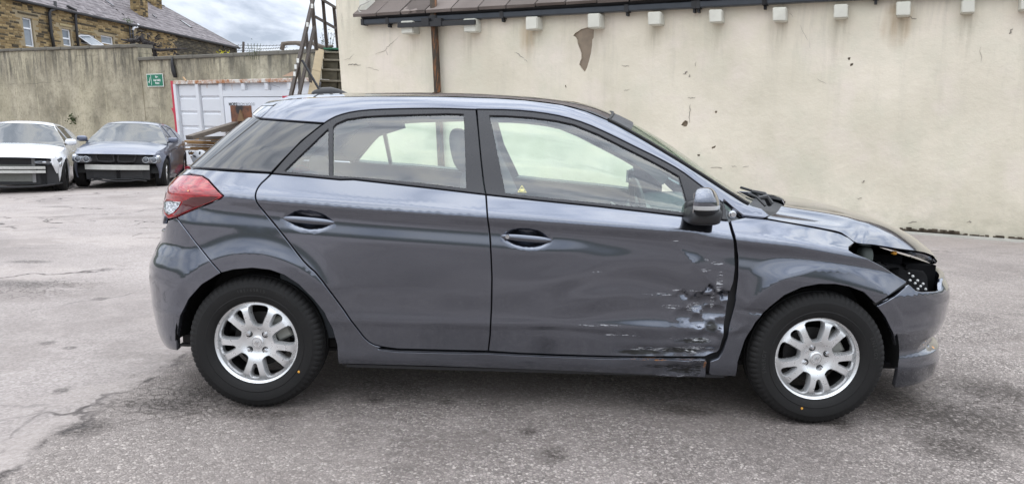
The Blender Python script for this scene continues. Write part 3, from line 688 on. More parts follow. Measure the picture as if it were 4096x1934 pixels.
m = MB(); m.prism([(L0[0], -1.0), (L1[0], -1.0), (L1[0], L1[1]-.07), (L0[0], L0[1]-.07)], RW.o, RW.u, RW.v, RW.n, -.5, 0); part('wall_section', m, CONC, rwall)
m = MB(); m.prism([(L2[0], -1.0), (L3[0], -1.0), (L3[0], L3[1]-.07), (L2[0], L2[1]-.07)], RW.o, RW.u, RW.v, RW.n, -.5, -.02); part('wall_section', m, CONC, rwall)
for A0, A1, off in ((L0, L1, 0), (L2, L3, -.02)):
    n = int((A1[0]-A0[0])/.95); 
    for k in range(n):
        s0, s1 = k/n, (k+1)/n; a0 = A0[0]+(A1[0]-A0[0])*s0+.006; a1 = A0[0]+(A1[0]-A0[0])*s1-.006; h0 = A0[1]+(A1[1]-A0[1])*(s0+s1)/2
        part('coping_stone', RW.box(MB(), a0, a1, h0-.068, h0+.045+random.uniform(-.008, .008), -.56, off+.06+random.uniform(-.012, .012), .02), COPE, rwall)
# sign
SG = RW.R('A1', [(1430, 722), (1600, 842)]); (sa0, sh1), (sa1, sh0) = SG
sign = empty('safety_sign', RW.P((sa0+sa1)/2, sh0, .02)); tag(sign, 'green fire assembly point sign on the concrete wall', 'sign')
WH = plain('sign_white', (.78, .80, .78), .5, var=.04); GRN = plain('sign_green', (.0, .155, .085), .45, var=.06)
part('sign_board', RW.box(MB(), sa0, sa1, sh0, sh1, .01, .028), WH, sign); bw = (sa1-sa0)*.022
part('green_panel', RW.box(MB(), sa0+bw, sa1-bw, sh0+bw, sh1-bw, .028, .031), GRN, sign)
part('divider', RW.box(MB(), sa0+(sa1-sa0)*.262, sa0+(sa1-sa0)*.282, sh0+bw*2, sh1-bw*2, .031, .033), WH, sign)
def text_mesh(txt, size, wall, a, h, c, align='CENTER', bold=0.0, sx=1.0):
    cu = bpy.data.curves.new('lettering', 'FONT'); cu.body = txt; cu.size = size; cu.align_x = align; cu.align_y = 'CENTER'; cu.extrude = 0.0; cu.offset = bold
    o = bpy.data.objects.new('lettering', cu); COL.objects.link(o); bpy.context.view_layer.update()
    me = bpy.data.meshes.new_from_object(o.evaluated_get(bpy.context.evaluated_depsgraph_get())); bpy.data.objects.remove(o)
    for v in me.vertices: v.co = Vector(wall.P(a+v.co.x*sx, h+v.co.y, c))
    me.name = 'lettering'; me.update(); return me
ac = sa0+(sa1-sa0)*.635; hh = (sh1-sh0)
for k, wd in enumerate(('Fire', 'Assembly', 'Point')): part('lettering', text_mesh(wd, hh*.245, RW, ac, sh0+hh*(.745-.24*k), .0335, bold=.003, sx=1.02), WH, sign)
tk = MB(); tp = [(.10, .42), (.135, .36), (.215, .74), (.232, .72), (.145, .26), (.088, .40)]; tk.prism([((sa1-sa0)*a+sa0, sh0+hh*b) for a, b in tp], RW.o, RW.u, RW.v, RW.n, .031, .0335); part('tick_mark', tk, WH, sign)
# hanging black rag and weed on the wall
rg = MB(); pts = RW.R('A1', [(1688, 560), (1692, 620), (1705, 690), (1722, 755)])
for d_ in (-.05, 0, .05): rg.tube([RW.P(a+d_*(i/3), h, .06) for i, (a, h) in enumerate(pts)], [.03, .05, .06, .03], 6)
tag(link('torn_plastic', rg.mesh('torn_plastic', True), BLK), 'black strip of torn plastic hanging from the coping', 'plastic strip')
LEAF = plain('dull_leaf', (.045, .065, .02), .8, var=.5, scale=6); 
def leaves(mb, c, n, r, sz):
    for _ in range(n):
        p = np.array(c)+rng.normal(0, 1, 3)*np.array(r); d = rng.normal(0, 1, 3); d /= np.linalg.norm(d); e = np.cross(d, rng.normal(0, 1, 3)); e /= np.linalg.norm(e)
        s = sz*random.uniform(.6, 1.3); mb.add([p-d*s, p+e*s*.35, p+d*s, p-e*s*.35], [(0, 1, 2, 3)])
    return mb
wd = RW.R('A1', [(730, 1155)])[0]; wm = MB(); leaves(wm, RW.P(*wd, .08), 45, (.14, .05, .10), .07)
for k in range(5): wm.tube([RW.P(wd[0]+.05, wd[1]-.12, .01), RW.P(wd[0]-.12+.06*k, wd[1]+.1, .1)], .006, 4)
tag(link('wall_weed', wm.mesh('wall_weed'), LEAF), 'small dark weed growing out of the concrete wall', 'weed')

# ------------------------------------------------------------------ white container with lettering
K0 = at_depth(712, 500, 22.6); KW = Wall(K0, -u_w)
WHITE = (lambda t: t.bsdf(t.mix(t.math('MULTIPLY', t.rng(t.noise(2.4, 7, .75, v=t.map(t.pos(), (1, 1, .5))), .60, .70), .7), t.mix(t.noise(.8, 5), (.60, .62, .66), (.74, .75, .78)), (.36, .19, .09)), .55, 0, t.bump(t.noise(4, 4), .2, .03)))(NT('white_container_paint'))
RUSTE = (lambda t: t.bsdf(t.mix(t.rng(t.noise(3.5, 7, .75), .42, .58), (.64, .62, .58), (.36, .15, .06)), .75, 0))(NT('rusty_white_edge'))
RED = plain('red_paint', (.50, .028, .06), .5, var=.15)
(ka0, kh), (ka1, kh2) = KW.R('A3', [(262, 490), (1712, 412)]); kh = (kh+kh2)/2
cont = empty('container', KW.P((ka0+ka1)/2, 0)); tag(cont, 'white steel container with red end, rusty top rail and sign board', 'container')
m = MB(); KW.box(m, ka0, ka1+.1, -.1, kh-.02, -2.2, -.07); part('container_side', m, WHITE, cont)
part('top_rail', KW.box(MB(), ka0, ka1+.1, kh-.10, kh, -.12, .05, .01), RUSTE, cont); part('corner_post', KW.box(MB(), ka0-.005, ka0+.11, .05, kh-.10, -.10, .05), WHITE, cont)
part('end_frame', KW.box(MB(), ka0-.12, ka0-.006, .05, kh-.0, -.15, .04), RED, cont)
q = KW.R('A1', [(1665, 1050), (1710, 1055), (1722, 1150)]); m = MB(); m.prism([(q[0][0], q[0][1]), (ka0-.12, q[1][1]), (ka0-.12, q[2][1])], KW.o, KW.u, KW.v, KW.n, -.12, .0); part('end_bracket', m, RED, cont)
bays = [KW.R('A3', [(x, 600)])[0][0] for x in (515, 772, 1015, 1268, 1515)]
for i, a in enumerate(bays): 
    hb = .05 if i < 2 else KW.R('A3', [(900, 575)])[0][1]
    part('rib', KW.box(MB(), a-.075, a+.075, hb, kh-.10, -.07, .03, .015), WHITE, cont)
ys_ = [KW.R('A3', [(400, y)])[0][1] for y in (652, 812, 970, 1130)]
for (a0, a1) in ((ka0+.11, bays[0]-.075), (bays[0]+.075, bays[1]-.075)):
    hs_ = [kh-.10]+ys_+[.05]
    for i in range(len(hs_)-1):
        part('side_panel', KW.box(MB(), a0+.012, a1-.012, hs_[i+1]+.03, hs_[i]-.012, -.07, -.035, .03), WHITE, cont)
hb = KW.R('A3', [(900, 575)])[0][1]; hb2 = KW.R('A3', [(900, 640)])[0][1]
part('mid_rail', KW.box(MB(), bays[1]+.075, ka1+.1, hb2, hb, -.07, .02), WHITE, cont)
part('sign_board', KW.box(MB(), bays[1]+.12, ka1, .3, hb2-.02, -.07, .03), plain('board_white', (.72, .74, .79), .5, var=.05, scale=2), cont)
q0 = KW.R('A3', [(862, 722), (1112, 713)]); TXT = plain('lettering_grey', (.16, .17, .19), .6); w_ = q0[1][0]-q0[0][0]
t1 = text_mesh('MORE', .105, KW, q0[0][0], q0[0][1], .0325, 'LEFT', .006, 1.25); part('lettering', t1, plain('lettering_dark', (.05, .055, .06), .6), cont)
part('lettering', text_mesh('FROM WOOD', .105, KW, q0[0][0]+w_*.37, q0[0][1]+.0, .0325, 'LEFT', 0, 1.12), TXT, cont)
(b0, bh1), (b1, bh0) = KW.R('A3', [(882, 735), (1120, 915)]); part('rusty_plate', KW.box(MB(), b0, b1, bh0-.5, bh1, .031, .05), (lambda t: t.bsdf(t.mix(t.rng(t.noise(2.2, 6, .7), .4, .6), (.035, .03, .03), (.22, .09, .045)), .8))(NT('rust_plate')), cont)
m = MB(); qq = KW.R('A3', [(970, 905), (1000, 780), (1045, 905)]); m.prism(qq, KW.o, KW.u, KW.v, KW.n, .052, .09); part('plate_board', m, plain('brown_board', (.20, .12, .06), .85, var=.3), cont)
(b0, bh1), (b1, bh0) = KW.R('A3', [(1440, 632), (1712, 652)]); part('red_stripe', KW.box(MB(), b0, b1, bh0, bh1, .031, .034), RED, cont)
q = KW.R('P', [(758, 612)])[0]; part('lettering', text_mesh('C&', .16, KW, q[0], q[1], -.030, bold=.004), plain('lettering_black', (.03, .03, .035), .6), cont)
for (rg_, pts, w) in (('A3', [(385, 430), (415, 470)], .05), ('A3', [(1300, 500), (1430, 540)], .018)):
    qa = [KW.P(*p, .08) for p in KW.R(rg_, pts)]; part('timber_scrap' if w > .03 else 'scrape', MB().bar(qa[0], qa[1], w, w*.5), plain('scrap_wood', (.42, .27, .15), .8) if w > .03 else TXT, cont)
bq = KW.R('A3', [(1280, 412), (1390, 360), (1400, 362), (1460, 358), (1465, 408)]); m = MB(); m.prism(bq, KW.o, KW.u, KW.v, KW.n, -.5, -.46)
tag(link('cardboard_sheet', m.mesh('cardboard_sheet'), plain('brown_card', (.40, .27, .19), .85, var=.15)), 'torn brown board sticking up above the white container', 'board')

# ------------------------------------------------------------------ plank pile in front of the container
WOOD = (lambda t: t.bsdf(t.mix(t.math('FRACT', t.math('ADD', t.math('MULTIPLY', t.n('ShaderNodeObjectInfo').outputs['Random'], .7), t.math('MULTIPLY', t.noise(3, 6, .7, v=t.map(t.pos(), (.6, .6, 8))), .5))), (.11, .062, .03), (.44, .26, .11)), .85, 0, t.bump(t.noise(8, 5, v=t.map(t.pos(), (.5, .5, 8))), .5, .02)))(NT('sawn_timber'))
OLDW = (lambda t: t.bsdf(t.mix(t.noise(4, 6, .7, v=t.map(t.pos(), (.8, .8, 6))), (.07, .055, .045), (.24, .205, .17)), .9, 0, t.bump(t.noise(8, 5, v=t.map(t.pos(), (.5, .5, 8))), .6, .02)))(NT('weathered_timber'))
T0 = at_depth(775, 640, 20.8); TW = Wall(T0, horiz(np.array([1, .06, 0])))
zb = zg(-7)-.0; i = 0
ORD = 'topmost second third fourth fifth sixth seventh eighth ninth tenth eleventh twelfth thirteenth fourteenth fifteenth sixteenth seventeenth eighteenth nineteenth twentieth'.split()
pl = []
while zb < .92 and len(pl) < 19:
    thk = random.choice((.035, .042, .05)); a0 = random.uniform(-.14, .06)+.16*(zb > .55)*random.uniform(-1.3, .2)
    m = MB(); TW.box(m, a0, a0+2.4+random.uniform(-.1, .2), 0, thk, -.55, -.02+random.uniform(-.03, .03), .004)
    o = link('plank', m.mesh('plank'), WOOD); o.location = (random.uniform(-.02, .02), 0, zb); pl.append(o)
    zb += thk+random.choice((.004, .006, .02))
for i, o in enumerate(pl[::-1]): tag(o, ORD[i]+' plank'+(', counted from the top,' if i else '')+' in the brown timber pile by the white container', 'plank', 'planks in the stacked pile')
def timber(p, q, w, h, label):
    m = MB().bar(p, q, w, h); o = link('timber_beam', m.mesh('timber_beam'), OLDW); tag(o, label, 'beam')
timber(at_depth(757, 551, 19.6), at_depth(985, 482, 21.4), .24, .105, 'long grey beam lying slanted on top of the plank pile')
timber(at_depth(800, 553, 20.6), at_depth(960, 548, 20.6), .16, .085, 'grey beam lying level under the slanted beam')
timber(at_depth(888, 522, 21.2), at_depth(1000, 512, 21.2), .2, .09, 'short dark beam behind the slanted beam')
timber(at_depth(850, 565, 20.4), at_depth(960, 560, 20.4), .2, .05, 'pale board end on the top of the plank pile')
# red crate corner and silver wheel trim by the pile
rc = at_depth(760, 668, 20.0); m = MB().box((rc[0], rc[1], .04), (.11, .12, .13), .3); m.box((rc[0], rc[1], .185), (.125, .135, .015), .3)
tag(link('red_crate', m.mesh('red_crate'), RED), 'small red plastic crate at the foot of the plank pile', 'crate')
wt = at_depth(800, 628, 19.2); m = MB().lathe([(0, .05), (.05, .055), (.09, .04), (.17, .045), (.20, .03), (.205, 0), (.20, -.02)], 32)
tr = empty('wheel_trim', (wt[0], wt[1], .0)); tag(tr, 'silver wheel trim leaning against the plank pile', 'wheel trim')
m.v = [(x+wt[0], y+wt[1]+.25*z, z+wt[2]-.02) for x, y, z in m.v]; part('trim_disc', m, plain('silver_plastic', (.45, .46, .48), .35, .4), tr, True, 40)
for k in range(5):
    a = k*1.257+.3; part('trim_slot', MB().tube([(wt[0]+.10*math.cos(a), wt[1]-.052+.025*math.sin(a), wt[2]-.02+.10*math.sin(a)), (wt[0]+.16*math.cos(a), wt[1]-.048+.04*math.sin(a), wt[2]-.02+.16*math.sin(a))], .02, 6), BLK, tr, True)

# ------------------------------------------------------------------ stone stair and steel handrail
STONE = plain('mossy_step_stone', (.105, .095, .07), .95, var=.7, scale=7, bump=.8); NOSE = plain('worn_tread', (.20, .18, .14), .9, var=.4, scale=9, bump=.5)
stair = empty('stone_staircase', at_depth(1330, 600, 17.5)*np.array([1, 1, 0])); tag(stair, 'steep mossy stone staircase beside the cream building', 'staircase')
ty = [205, 236, 275, 319, 362, 408, 458, 512]; dep = [20.6, 20.2, 19.8, 19.35, 18.9, 18.45, 18.0, 17.6]
for k in range(8):
    l, r = at_depth(1293-4*k, ty[k], dep[k]), at_depth(1392, ty[k], dep[k]); zt_ = l[2]
    ug = np.array([1.0, 0, 0]); m = MB(); m.frame_box((l[0], l[1], zt_), ug, (0, 1, 0), (0, 0, 1), 0, 1.3, -.03, .45, -.05, 0, .012); part('tread', m, NOSE, stair)
    n_ = 3
    for j in range(n_):
        a0, a1 = 1.3*j/n_+.01, 1.3*(j+1)/n_-.01; m = MB(); m.frame_box((l[0], l[1], zt_), ug, (0, 0, 1), (0, -1, 0), a0, a1, -.30, -.052, -.3, random.uniform(-.03, .01), .02); part('riser_stone', m, STONE, stair)
tl, bl_ = at_depth(1281, 196, 20.6), at_depth(1248, 392, 17.6); ext = bl_+(bl_-tl)*.8
for s0, s1 in ((0, .48), (.486, 1.0), (1.006, 1.5)):
    m = MB(); p, q = tl+(ext-tl)*(s0/1.8), tl+(ext-tl)*(s1/1.8); d = q-p; L = np.linalg.norm(d); d /= L; up = np.array([0, .55, .83]); sd = np.cross(d, up); sd /= np.linalg.norm(sd); up = np.cross(sd, d)
    m.frame_box(p, d, sd, up, 0, L, -.11, .11, -.5, 0, .01); part('side_slab', m, plain('tan_slab', (.34, .27, .17), .9, var=.25, scale=5, bump=.4) if s0 < .4 else bpy.data.materials['tan_slab'], stair)
gl_ = at_depth(1335, 194, 20.6); part('landing_edge', MB().frame_box(gl_, (1, 0, 0), (0, 1, 0), (0, 0, 1), -.28, .6, -.02, .5, -.03, .015), plain('green_edge', (.04, .17, .10), .7), stair)
RAIL = plain('brown_steel', (.075, .06, .052), .6, var=.3)
rail = empty('steel_handrail', at_depth(1190, 700, 17.4)*np.array([1, 1, 0])); tag(rail, 'rusty brown steel angle handrail leaning over the stone stair', 'handrail')
def rb(p, q, d0, d1, w=.07):
    (x0, y0), (x1, y1) = PX('A4', [p, q]); a, b = at_depth(x0, y0, d0), at_depth(x1, y1, d1); m = MB(); m.bar(a, b, w, w*.35); m.bar(a+np.array([w*.4, .0, 0]), b+np.array([w*.4, 0, 0]), w*.25, w); part('rail_bar', m, RAIL, rail)
rb((135, 1000), (372, -30), 17.6, 18.6, .085); rb((352, -30), (400, 490), 19.2, 19.2, .085); rb((302, 320), (330, 620), 18.5, 18.3); rb((380, 260), (225, 960), 18.4, 17.7); rb((232, 640), (245, 960), 18.0, 17.8); rb((318, 540), (345, 800), 18.3, 18.1)
rb((440, -10), (585, 78), 19.4, 20.2); rb((385, 165), (585, 278), 19.2, 20.2); rb((460, -20), (500, 465), 19.6, 19.7); rb((565, 60), (607, 465), 20.2, 20.3)
for a, b in ((360, 60), (222, 590), (200, 650), (190, 720), (315, 240)):
    q = at_depth(*PX('A4', [(a, b)])[0], 17.55); part('paint_fleck', MB().box(q, (.025, .012, .05)), WH, rail)
# broken branch and weeds on the wall top
bq = [at_depth(*p, 21) for p in PX('A3', [(1425, 135), (1440, 70), (1500, 62), (1580, 60), (1650, 75), (1750, 60), (1830, 100), (1900, 115), (1980, 90)])]; m = MB().tube(bq, [.07, .08, .06, .06, .09, .05, .08, .06, .04], 6)
tag(link('broken_rail', m.mesh('broken_rail', True), OLDW), 'bent weathered pole lying on the wall top behind the handrail', 'pole')
for nm, px_, n_, lab in (('wall_weed', (1018, 203), 26, 'sparse weed on the wall top beside the fence post'), ('wall_weed', (1313, 160), 60, 'twiggy weed growing at the top of the stone stair')):
    m = MB(); c = at_depth(*px_, 21); leaves(m, c, n_, (.13, .08, .12), .035)
    for k in range(5): m.tube([c+np.array([.05*k-.1, 0, -.25]), c+np.array([.09*k-.18, 0, .2])], .006, 4)
    tag(link(nm, m.mesh(nm), LEAF), lab, 'weed')
ym = MB(); c = at_depth(893, 213, 24); leaves(ym, c, 40, (.10, .06, .05), .04); tag(link('yellow_flowers', ym.mesh('yellow_flowers'), plain('yellow_petal', (.6, .55, .02), .7)), 'small yellow flowers on top of the lower wall', 'flowers')
# barbed wire
fp = at_depth(972, 213, 25); m = MB().bar(fp+np.array([0, 0, -.1]), at_depth(974, 168, 25), .06, .06, up=(0, 1, 0)); tag(link('fence_post', m.mesh('fence_post'), RAIL), 'thin iron post on the wall holding barbed wire', 'post')
for k, (p, q) in enumerate((((945, 181), (1245, 171)), ((945, 190), (1150, 189)), ((945, 202), (1240, 195)))):
    A, B = at_depth(*p, 25), at_depth(*q, 22); m = MB(); pts = [A+(B-A)*s+np.array([0, 0, -.05*math.sin(math.pi*s)]) for s in np.linspace(0, 1, 12)]; m.tube(pts, .008, 4)
    for s in np.linspace(.03, .97, 22): c = A+(B-A)*s+np.array([0, 0, -.05*math.sin(math.pi*s)]); m.bar(c-np.array([.02, 0, .03]), c+np.array([.02, 0, .03]), .008, .008)
    tag(link('barbed_wire', m.mesh('barbed_wire'), BLK), ('topmost', 'middle', 'lowest')[k]+' strand of barbed wire along the wall against the sky', 'wire')
# ------------------------------------------------------------------ stone terrace behind the wall
HW = Wall(at_depth(222, 300, 41), ray(2600, 549))
def stone_mat(name, c0, c1, soot):
    t = NT(name); r = t.math('FRACT', t.math('ADD', t.math('MULTIPLY', t.n('ShaderNodeObjectInfo').outputs['Random'], 7.31), t.n('ShaderNodeNewGeometry').outputs['Random Per Island']))
    c = t.mix(r, c0, c1); c = t.mix(t.math('MULTIPLY', t.rng(t.math('FRACT', t.math('MULTIPLY', r, 5.7)), 1-soot, 1-soot+.04), .85), c, (.028, .024, .018))
    c = t.mix(t.math('MULTIPLY', t.rng(t.noise(1.2, 6, .7), .5, .7), .5), c, (.05, .042, .03)); return t.bsdf(c, .95, 0, t.bump(t.noise(9, 5, .7), .7, .03))
ST_A = stone_mat('sandstone_block', (.17, .115, .05), (.36, .265, .13), .30); ST_B = stone_mat('sooty_stone_block', (.035, .030, .022), (.13, .105, .062), .6)
MORT = plain('pale_mortar', (.27, .22, .14), .95, var=.35, scale=3); MORT_D = plain('grey_mortar', (.20, .18, .14), .95, var=.35, scale=3)
SLATE = (lambda t: t.bsdf(t.mix(t.math('FRACT', t.math('ADD', t.math('MULTIPLY', t.n('ShaderNodeObjectInfo').outputs['Random'], 3.7), t.n('ShaderNodeNewGeometry').outputs['Random Per Island'])), (.115, .10, .105), (.215, .19, .195)), .75, 0, t.bump(t.noise(6, 4), .3, .02)))(NT('grey_roof_slate'))
UPVC = plain('white_window_frame', (.72, .74, .78), .4, var=.04); WGL = (lambda t: t.bsdf(t.mix(t.noise(1.5, 3), (.10, .12, .14), (.30, .33, .36)), .06, 0, None, .0, ior=1.7))(NT('house_glass'))
NETC = plain('net_curtain', (.50, .52, .55), .9, var=.12)
ex = HW.R('A1', [(222*2.432, 31*2.432), (2300, 460)], .15); he = .5*(ex[0][1]+ex[1][1])
aA0 = HW.ah(-350, 100)[0]; aAB = HW.R('A1', [(1315, 350)])[0][0]; aB1 = HW.R('A1', [(2305, 480)])[0][0]; aSoot = HW.R('A1', [(1705, 450)])[0][0]
hbot = min(HW.ah(20, 205)[1], HW.ah(900, 225)[1])-.5
wins = {'A': [((215, 165), (345, 462), .36), ((600, 275), (706, 455), .55), ((780, 325), (935, 445), 0), ((980, 338), (1110, 440), 0)], 'B': [((1385, 452), (1462, 556), .5)]}
def win_rect(tl, br):
    (a0, h1), = HW.R('A1', [tl]); (a1, h0), = HW.R('A1', [br]); return a0, a1, h0, h1
houses = {}
for key, a0, a1, lab in (('A', aA0, aAB, 'sandstone terraced house with four back windows above the wall'), ('B', aAB, aB1, 'end terraced house of darker stone with blackened gable end')):
    hs = empty('terraced_house', HW.P((a0+a1)/2, 0, -3)); tag(hs, lab, 'house', 'stone terrace'); houses[key] = hs
    rects = [win_rect(*w[:2]) for w in wins[key]]
    # wall body with real openings: strips between the windows
    xs_ = sorted(set([a0, a1]+[r[0] for r in rects]+[r[1] for r in rects])); m = MB(); md = MB()
    for x0, x1 in zip(xs_[:-1], xs_[1:]):
        rr = [r for r in rects if r[0] <= (x0+x1)/2 <= r[1]]
        segs = [(-.2, he)] if not rr else [(-.2, rr[0][2]), (rr[0][3], he)]
        for h0, h1 in segs:
            if h1-h0 > .02:
                (md if (x0+x1)/2 > aSoot else m).frame_box(HW.o, HW.u, HW.v, HW.n, x0, x1, h0, h1, -.35, 0)
    if key == 'A': part('wall', m, MORT, hs)
    else:
        m2 = MB(); HW.box(m2, a0, aSoot, -.2, he, -.35, 0); part('wall', m2, MORT, hs); m3 = MB(); HW.box(m3, aSoot, a1, -.2, he, -.35, 0); HW.box(m3, a1-.35, a1, -.2, he, -7, -.35); part('wall', m3, MORT_D, hs)
    # stones
    lint = {'A': [((170, 110), (365, 165), 1), ((575, 225), (700, 272), 0), ((770, 285), (925, 325), 0), ((955, 300), (1132, 340), 1)], 'B': []}[key]
    lr = [win_rect(*w[:2]) for w in lint]
    for (q, w) in zip(lr, lint): part('lintel', HW.box(MB(), q[0], q[1], q[2], q[3], -.05, .05, .02), ST_B if w[2] else plain('dressed_stone', (.33, .27, .15), .9, var=.2) if 'dressed_stone' not in bpy.data.materials else bpy.data.materials['dressed_stone'], hs)
    SM = {}
    cells = []
    h = hbot
    while h < he-.12:
        ch = random.choice((.10, .12, .12, .15)); a = a0+random.uniform(0, .3)
        while a < a1-.12:
            wd_ = random.choice((.26, .34, .42, .50)); b = min(a+wd_, a1-.02)
            ok = all(b < r[0]-.01 or a > r[1]+.01 or h+ch < r[2] or h > r[3] for r in rects+lr)
            if ok and b-a > .12: cells.append((a, b, h, ch))
            a = b
        h += ch
    cells.sort(key=lambda c: c[0]); lim = 300
    for ci, (a, b, h, ch) in enumerate(cells[:lim]):
        kk = (round(b-a, 1), ch, ci % 3)
        if kk not in SM:
            mm = MB(); mm.frame_box((0, 0, 0), HW.u, HW.v, HW.n, .012, kk[0]-.012, .010, ch-.010, -.05, .02, .008); mm.v = [tuple(np.array(v)+rng.normal(0, .003, 3)) for v in mm.v]; SM[kk] = mm.mesh('stone_block')
        o = link('stone_block', SM[kk], ST_A if a < aSoot else ST_B, hs, world=False); o.location = Vector(HW.P(a, h, random.uniform(-.008, .014)))-hs.location
        if a >= aSoot and o.data.materials[0] != ST_B:
            o.material_slots[0].link = 'OBJECT'; o.material_slots[0].material = ST_B
    for mat_, sel in ((ST_A, [c for c in cells[lim:] if c[0] < aSoot]), (ST_B, [c for c in cells[lim:] if c[0] >= aSoot])):
        if sel:
            m = MB()
            for a, b, h, ch in sel: HW.box(m, a+.012, b-.012, h+.010, h+ch-.010, -.03, .018+random.uniform(-.01, .012), .008)
            stuff(part('stone_blocks', m, mat_, hs))
    # windows
    for wi, (r, w) in enumerate(zip(rects, wins[key])):
        a_, b_, h0, h1 = r; fw = .07; m = MB()
        for q in ((a_, a_+fw, h0, h1), (b_-fw, b_, h0, h1), (a_+fw, b_-fw, h1-fw, h1), (a_+fw, b_-fw, h0, h0+fw)): HW.box(m, *q, -.16, -.10)
        if w[2]: hm = h1-(h1-h0)*w[2]; HW.box(m, a_+fw, b_-fw, hm-.04, hm+.04, -.155, -.09)
        wo = part('window', m, UPVC, hs)
        if key == 'A' and wi == 2:
            hp = [HW.P(*q, c) for q, c in zip(HW.R('A1', [(785, 345), (895, 345), (968, 440), (852, 440)], .2), (.0, .0, .45, .45))]
            m = MB(); 
            for i in range(4): m.bar(hp[i], hp[(i+1) % 4], .07, .05)
            part('open_sash', m, UPVC, wo); part('pane', MB().add([p for p in hp], [(0, 1, 2, 3)]), WGL, wo)
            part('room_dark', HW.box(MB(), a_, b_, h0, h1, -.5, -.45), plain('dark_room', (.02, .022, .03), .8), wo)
        else:
            part('pane', HW.box(MB(), a_+fw, b_-fw, h0+fw, h1-fw, -.135, -.128), WGL, wo)
# roof
th = math.radians(34); rup = math.cos(th)*-HW.n+math.sin(th)*np.array([0, 0, 1.0]); rnn = np.cross(HW.u, rup); rnn = rnn if rnn[2] > 0 else -rnn; eo = HW.P(0, he+.02, .22)
Ainv = np.linalg.inv(np.stack([HW.u, rup, rnn], 1))
def ros(reg, pts): return [tuple((Ainv@(at_plane(*p, eo, rnn)-eo))[:2]) for p in PX(reg, pts)]
(vb_a, vb_s), (vt_a, vt_s) = ros('A1', [(2312, 452), (1588, 62)])
for key, a0, a1 in (('A', aA0, aAB), ('B', aAB, vb_a)):
    hs = houses[key]; m = MB()
    if key == 'A': m.frame_box(eo, HW.u, rup, rnn, a0, a1, 0, vt_s, -.12, -.02)
    else: m.prism([(a0, 0), (vb_a, 0), (vt_a, vt_s), (a0, vt_s)], eo, HW.u, rup, rnn, -.12, -.02)
    roof_o = part('roof', m, plain('roof_bed_dark', (.05, .047, .05), .9) if 'roof_bed_dark' not in bpy.data.materials else bpy.data.materials['roof_bed_dark'], hs)
    cells = []; s = 0.0; r = 0
    while s < vt_s-.1:
        a = a0+(.17 if r % 2 else 0); lim_a = a1 if key == 'A' else vb_a+(vt_a-vb_a)*(s/vt_s)
        while a < lim_a-.1: cells.append((a, min(a+.34, lim_a), s)); a += .34
        s += .235; r += 1
    vis = []
    for c in cells:
        p = eo+(c[0]+.17)*HW.u+c[2]*rup; d = p-CAMP; z = d@CF_; X_, Y_ = CX+FPX*(d@CR_)/z, CY-FPX*(d@CU_)/z; vis.append(((-60 < X_ < 1300 and -40 < Y_ < 400), z))
    order = sorted(range(len(cells)), key=lambda i: (not vis[i][0], vis[i][1])); big = set(order[:300]); SMr = []
    for k in range(3):
        mm = MB().frame_box((0, 0, 0), HW.u, rup, rnn, .006, .334, -.02, .25, 0, .016); mm.v = [tuple(np.array(v)+rng.normal(0, .004, 3)) for v in mm.v]; SMr.append(mm.mesh('slate'))
    m = MB()
    for i, (a, b, s) in enumerate(cells):
        off = rnn*(.004+.012*((s/.235) % 2)+random.uniform(0, .006))
        if i in big and b-a > .3:
            o = link('slate', SMr[i % 3], SLATE, roof_o, world=False); o.location = Vector(eo+a*HW.u+s*rup+off)
            o.rotation_euler = (0, 0, random.uniform(-.012, .012))
        elif b-a > .05: m.frame_box(eo+off, HW.u, rup, rnn, a+.006, b-.006, s-.02, s+.25, 0, .016)
    stuff(part('slates', m, SLATE, roof_o))
hA, hB = houses['A'], houses['B']
m = MB(); p, q = eo+vb_a*HW.u, eo+vt_a*HW.u+vt_s*rup; m.bar(p, q, .22, .08, up=rnn); part('verge_coping', m, COPE, hB); m = MB(); m.bar(eo+aAB*HW.u+vt_s*rup, q, .25, .12, up=(0, 0, 1)); part('ridge', m, COPE, hB)
for key, a0, a1 in (('A', aA0, aAB-.05), ('B', aAB+.05, aB1+.1)): part('gutter', MB().tube([HW.P(a0, he-.05, .20), HW.P(a1, he-.05, .20)], .075, 8), BLK, houses[key], True)
# chimneys
def chimney(hs, pts, lead=True):
    (ca0, cs0), (ca1, cs1) = ros('A1', pts); base = eo+((ca0+ca1)/2)*HW.u+((cs0+cs1)/2)*rup; wA = abs(ca1-ca0)
    u_, n_ = HW.u, horiz(HW.n); wA = min(max(wA, .6), 1.3); dN = .75; m = MB(); m.frame_box(base, u_, n_, (0, 0, 1), -wA/2, wA/2, -dN/2, dN/2, -1.2, 2.2); ch = part('chimney', m, MORT, hs); mm = MB(); z = -1.0
    nst = 0
    while z < 2.1:
        for face in range(3):
            a = 0; Lf = wA if face == 0 else dN
            while a < Lf-.05:
                b = min(a+random.choice((.22, .3)), Lf)
                if face == 0: o_ = base+n_*(dN/2)+u_*(-wA/2); fu, fn = u_, n_
                elif face == 1: o_ = base+u_*(-wA/2)+n_*(-dN/2); fu, fn = n_, -u_
                else: o_ = base+u_*(wA/2)+n_*(-dN/2); fu, fn = n_, u_
                m1 = MB(); m1.frame_box(o_, fu, (0, 0, 1), fn, a+.01, b-.01, z+.008, z+.115, -.03, .018, .006); part('stone_block', m1, ST_A, ch); a = b; nst += 1
        z += .125
    return ch, base, wA, dN
ch, cb, cw_a, cd = chimney(hA, [(1232, 70), (1478, 205)])
lf = MB(); 
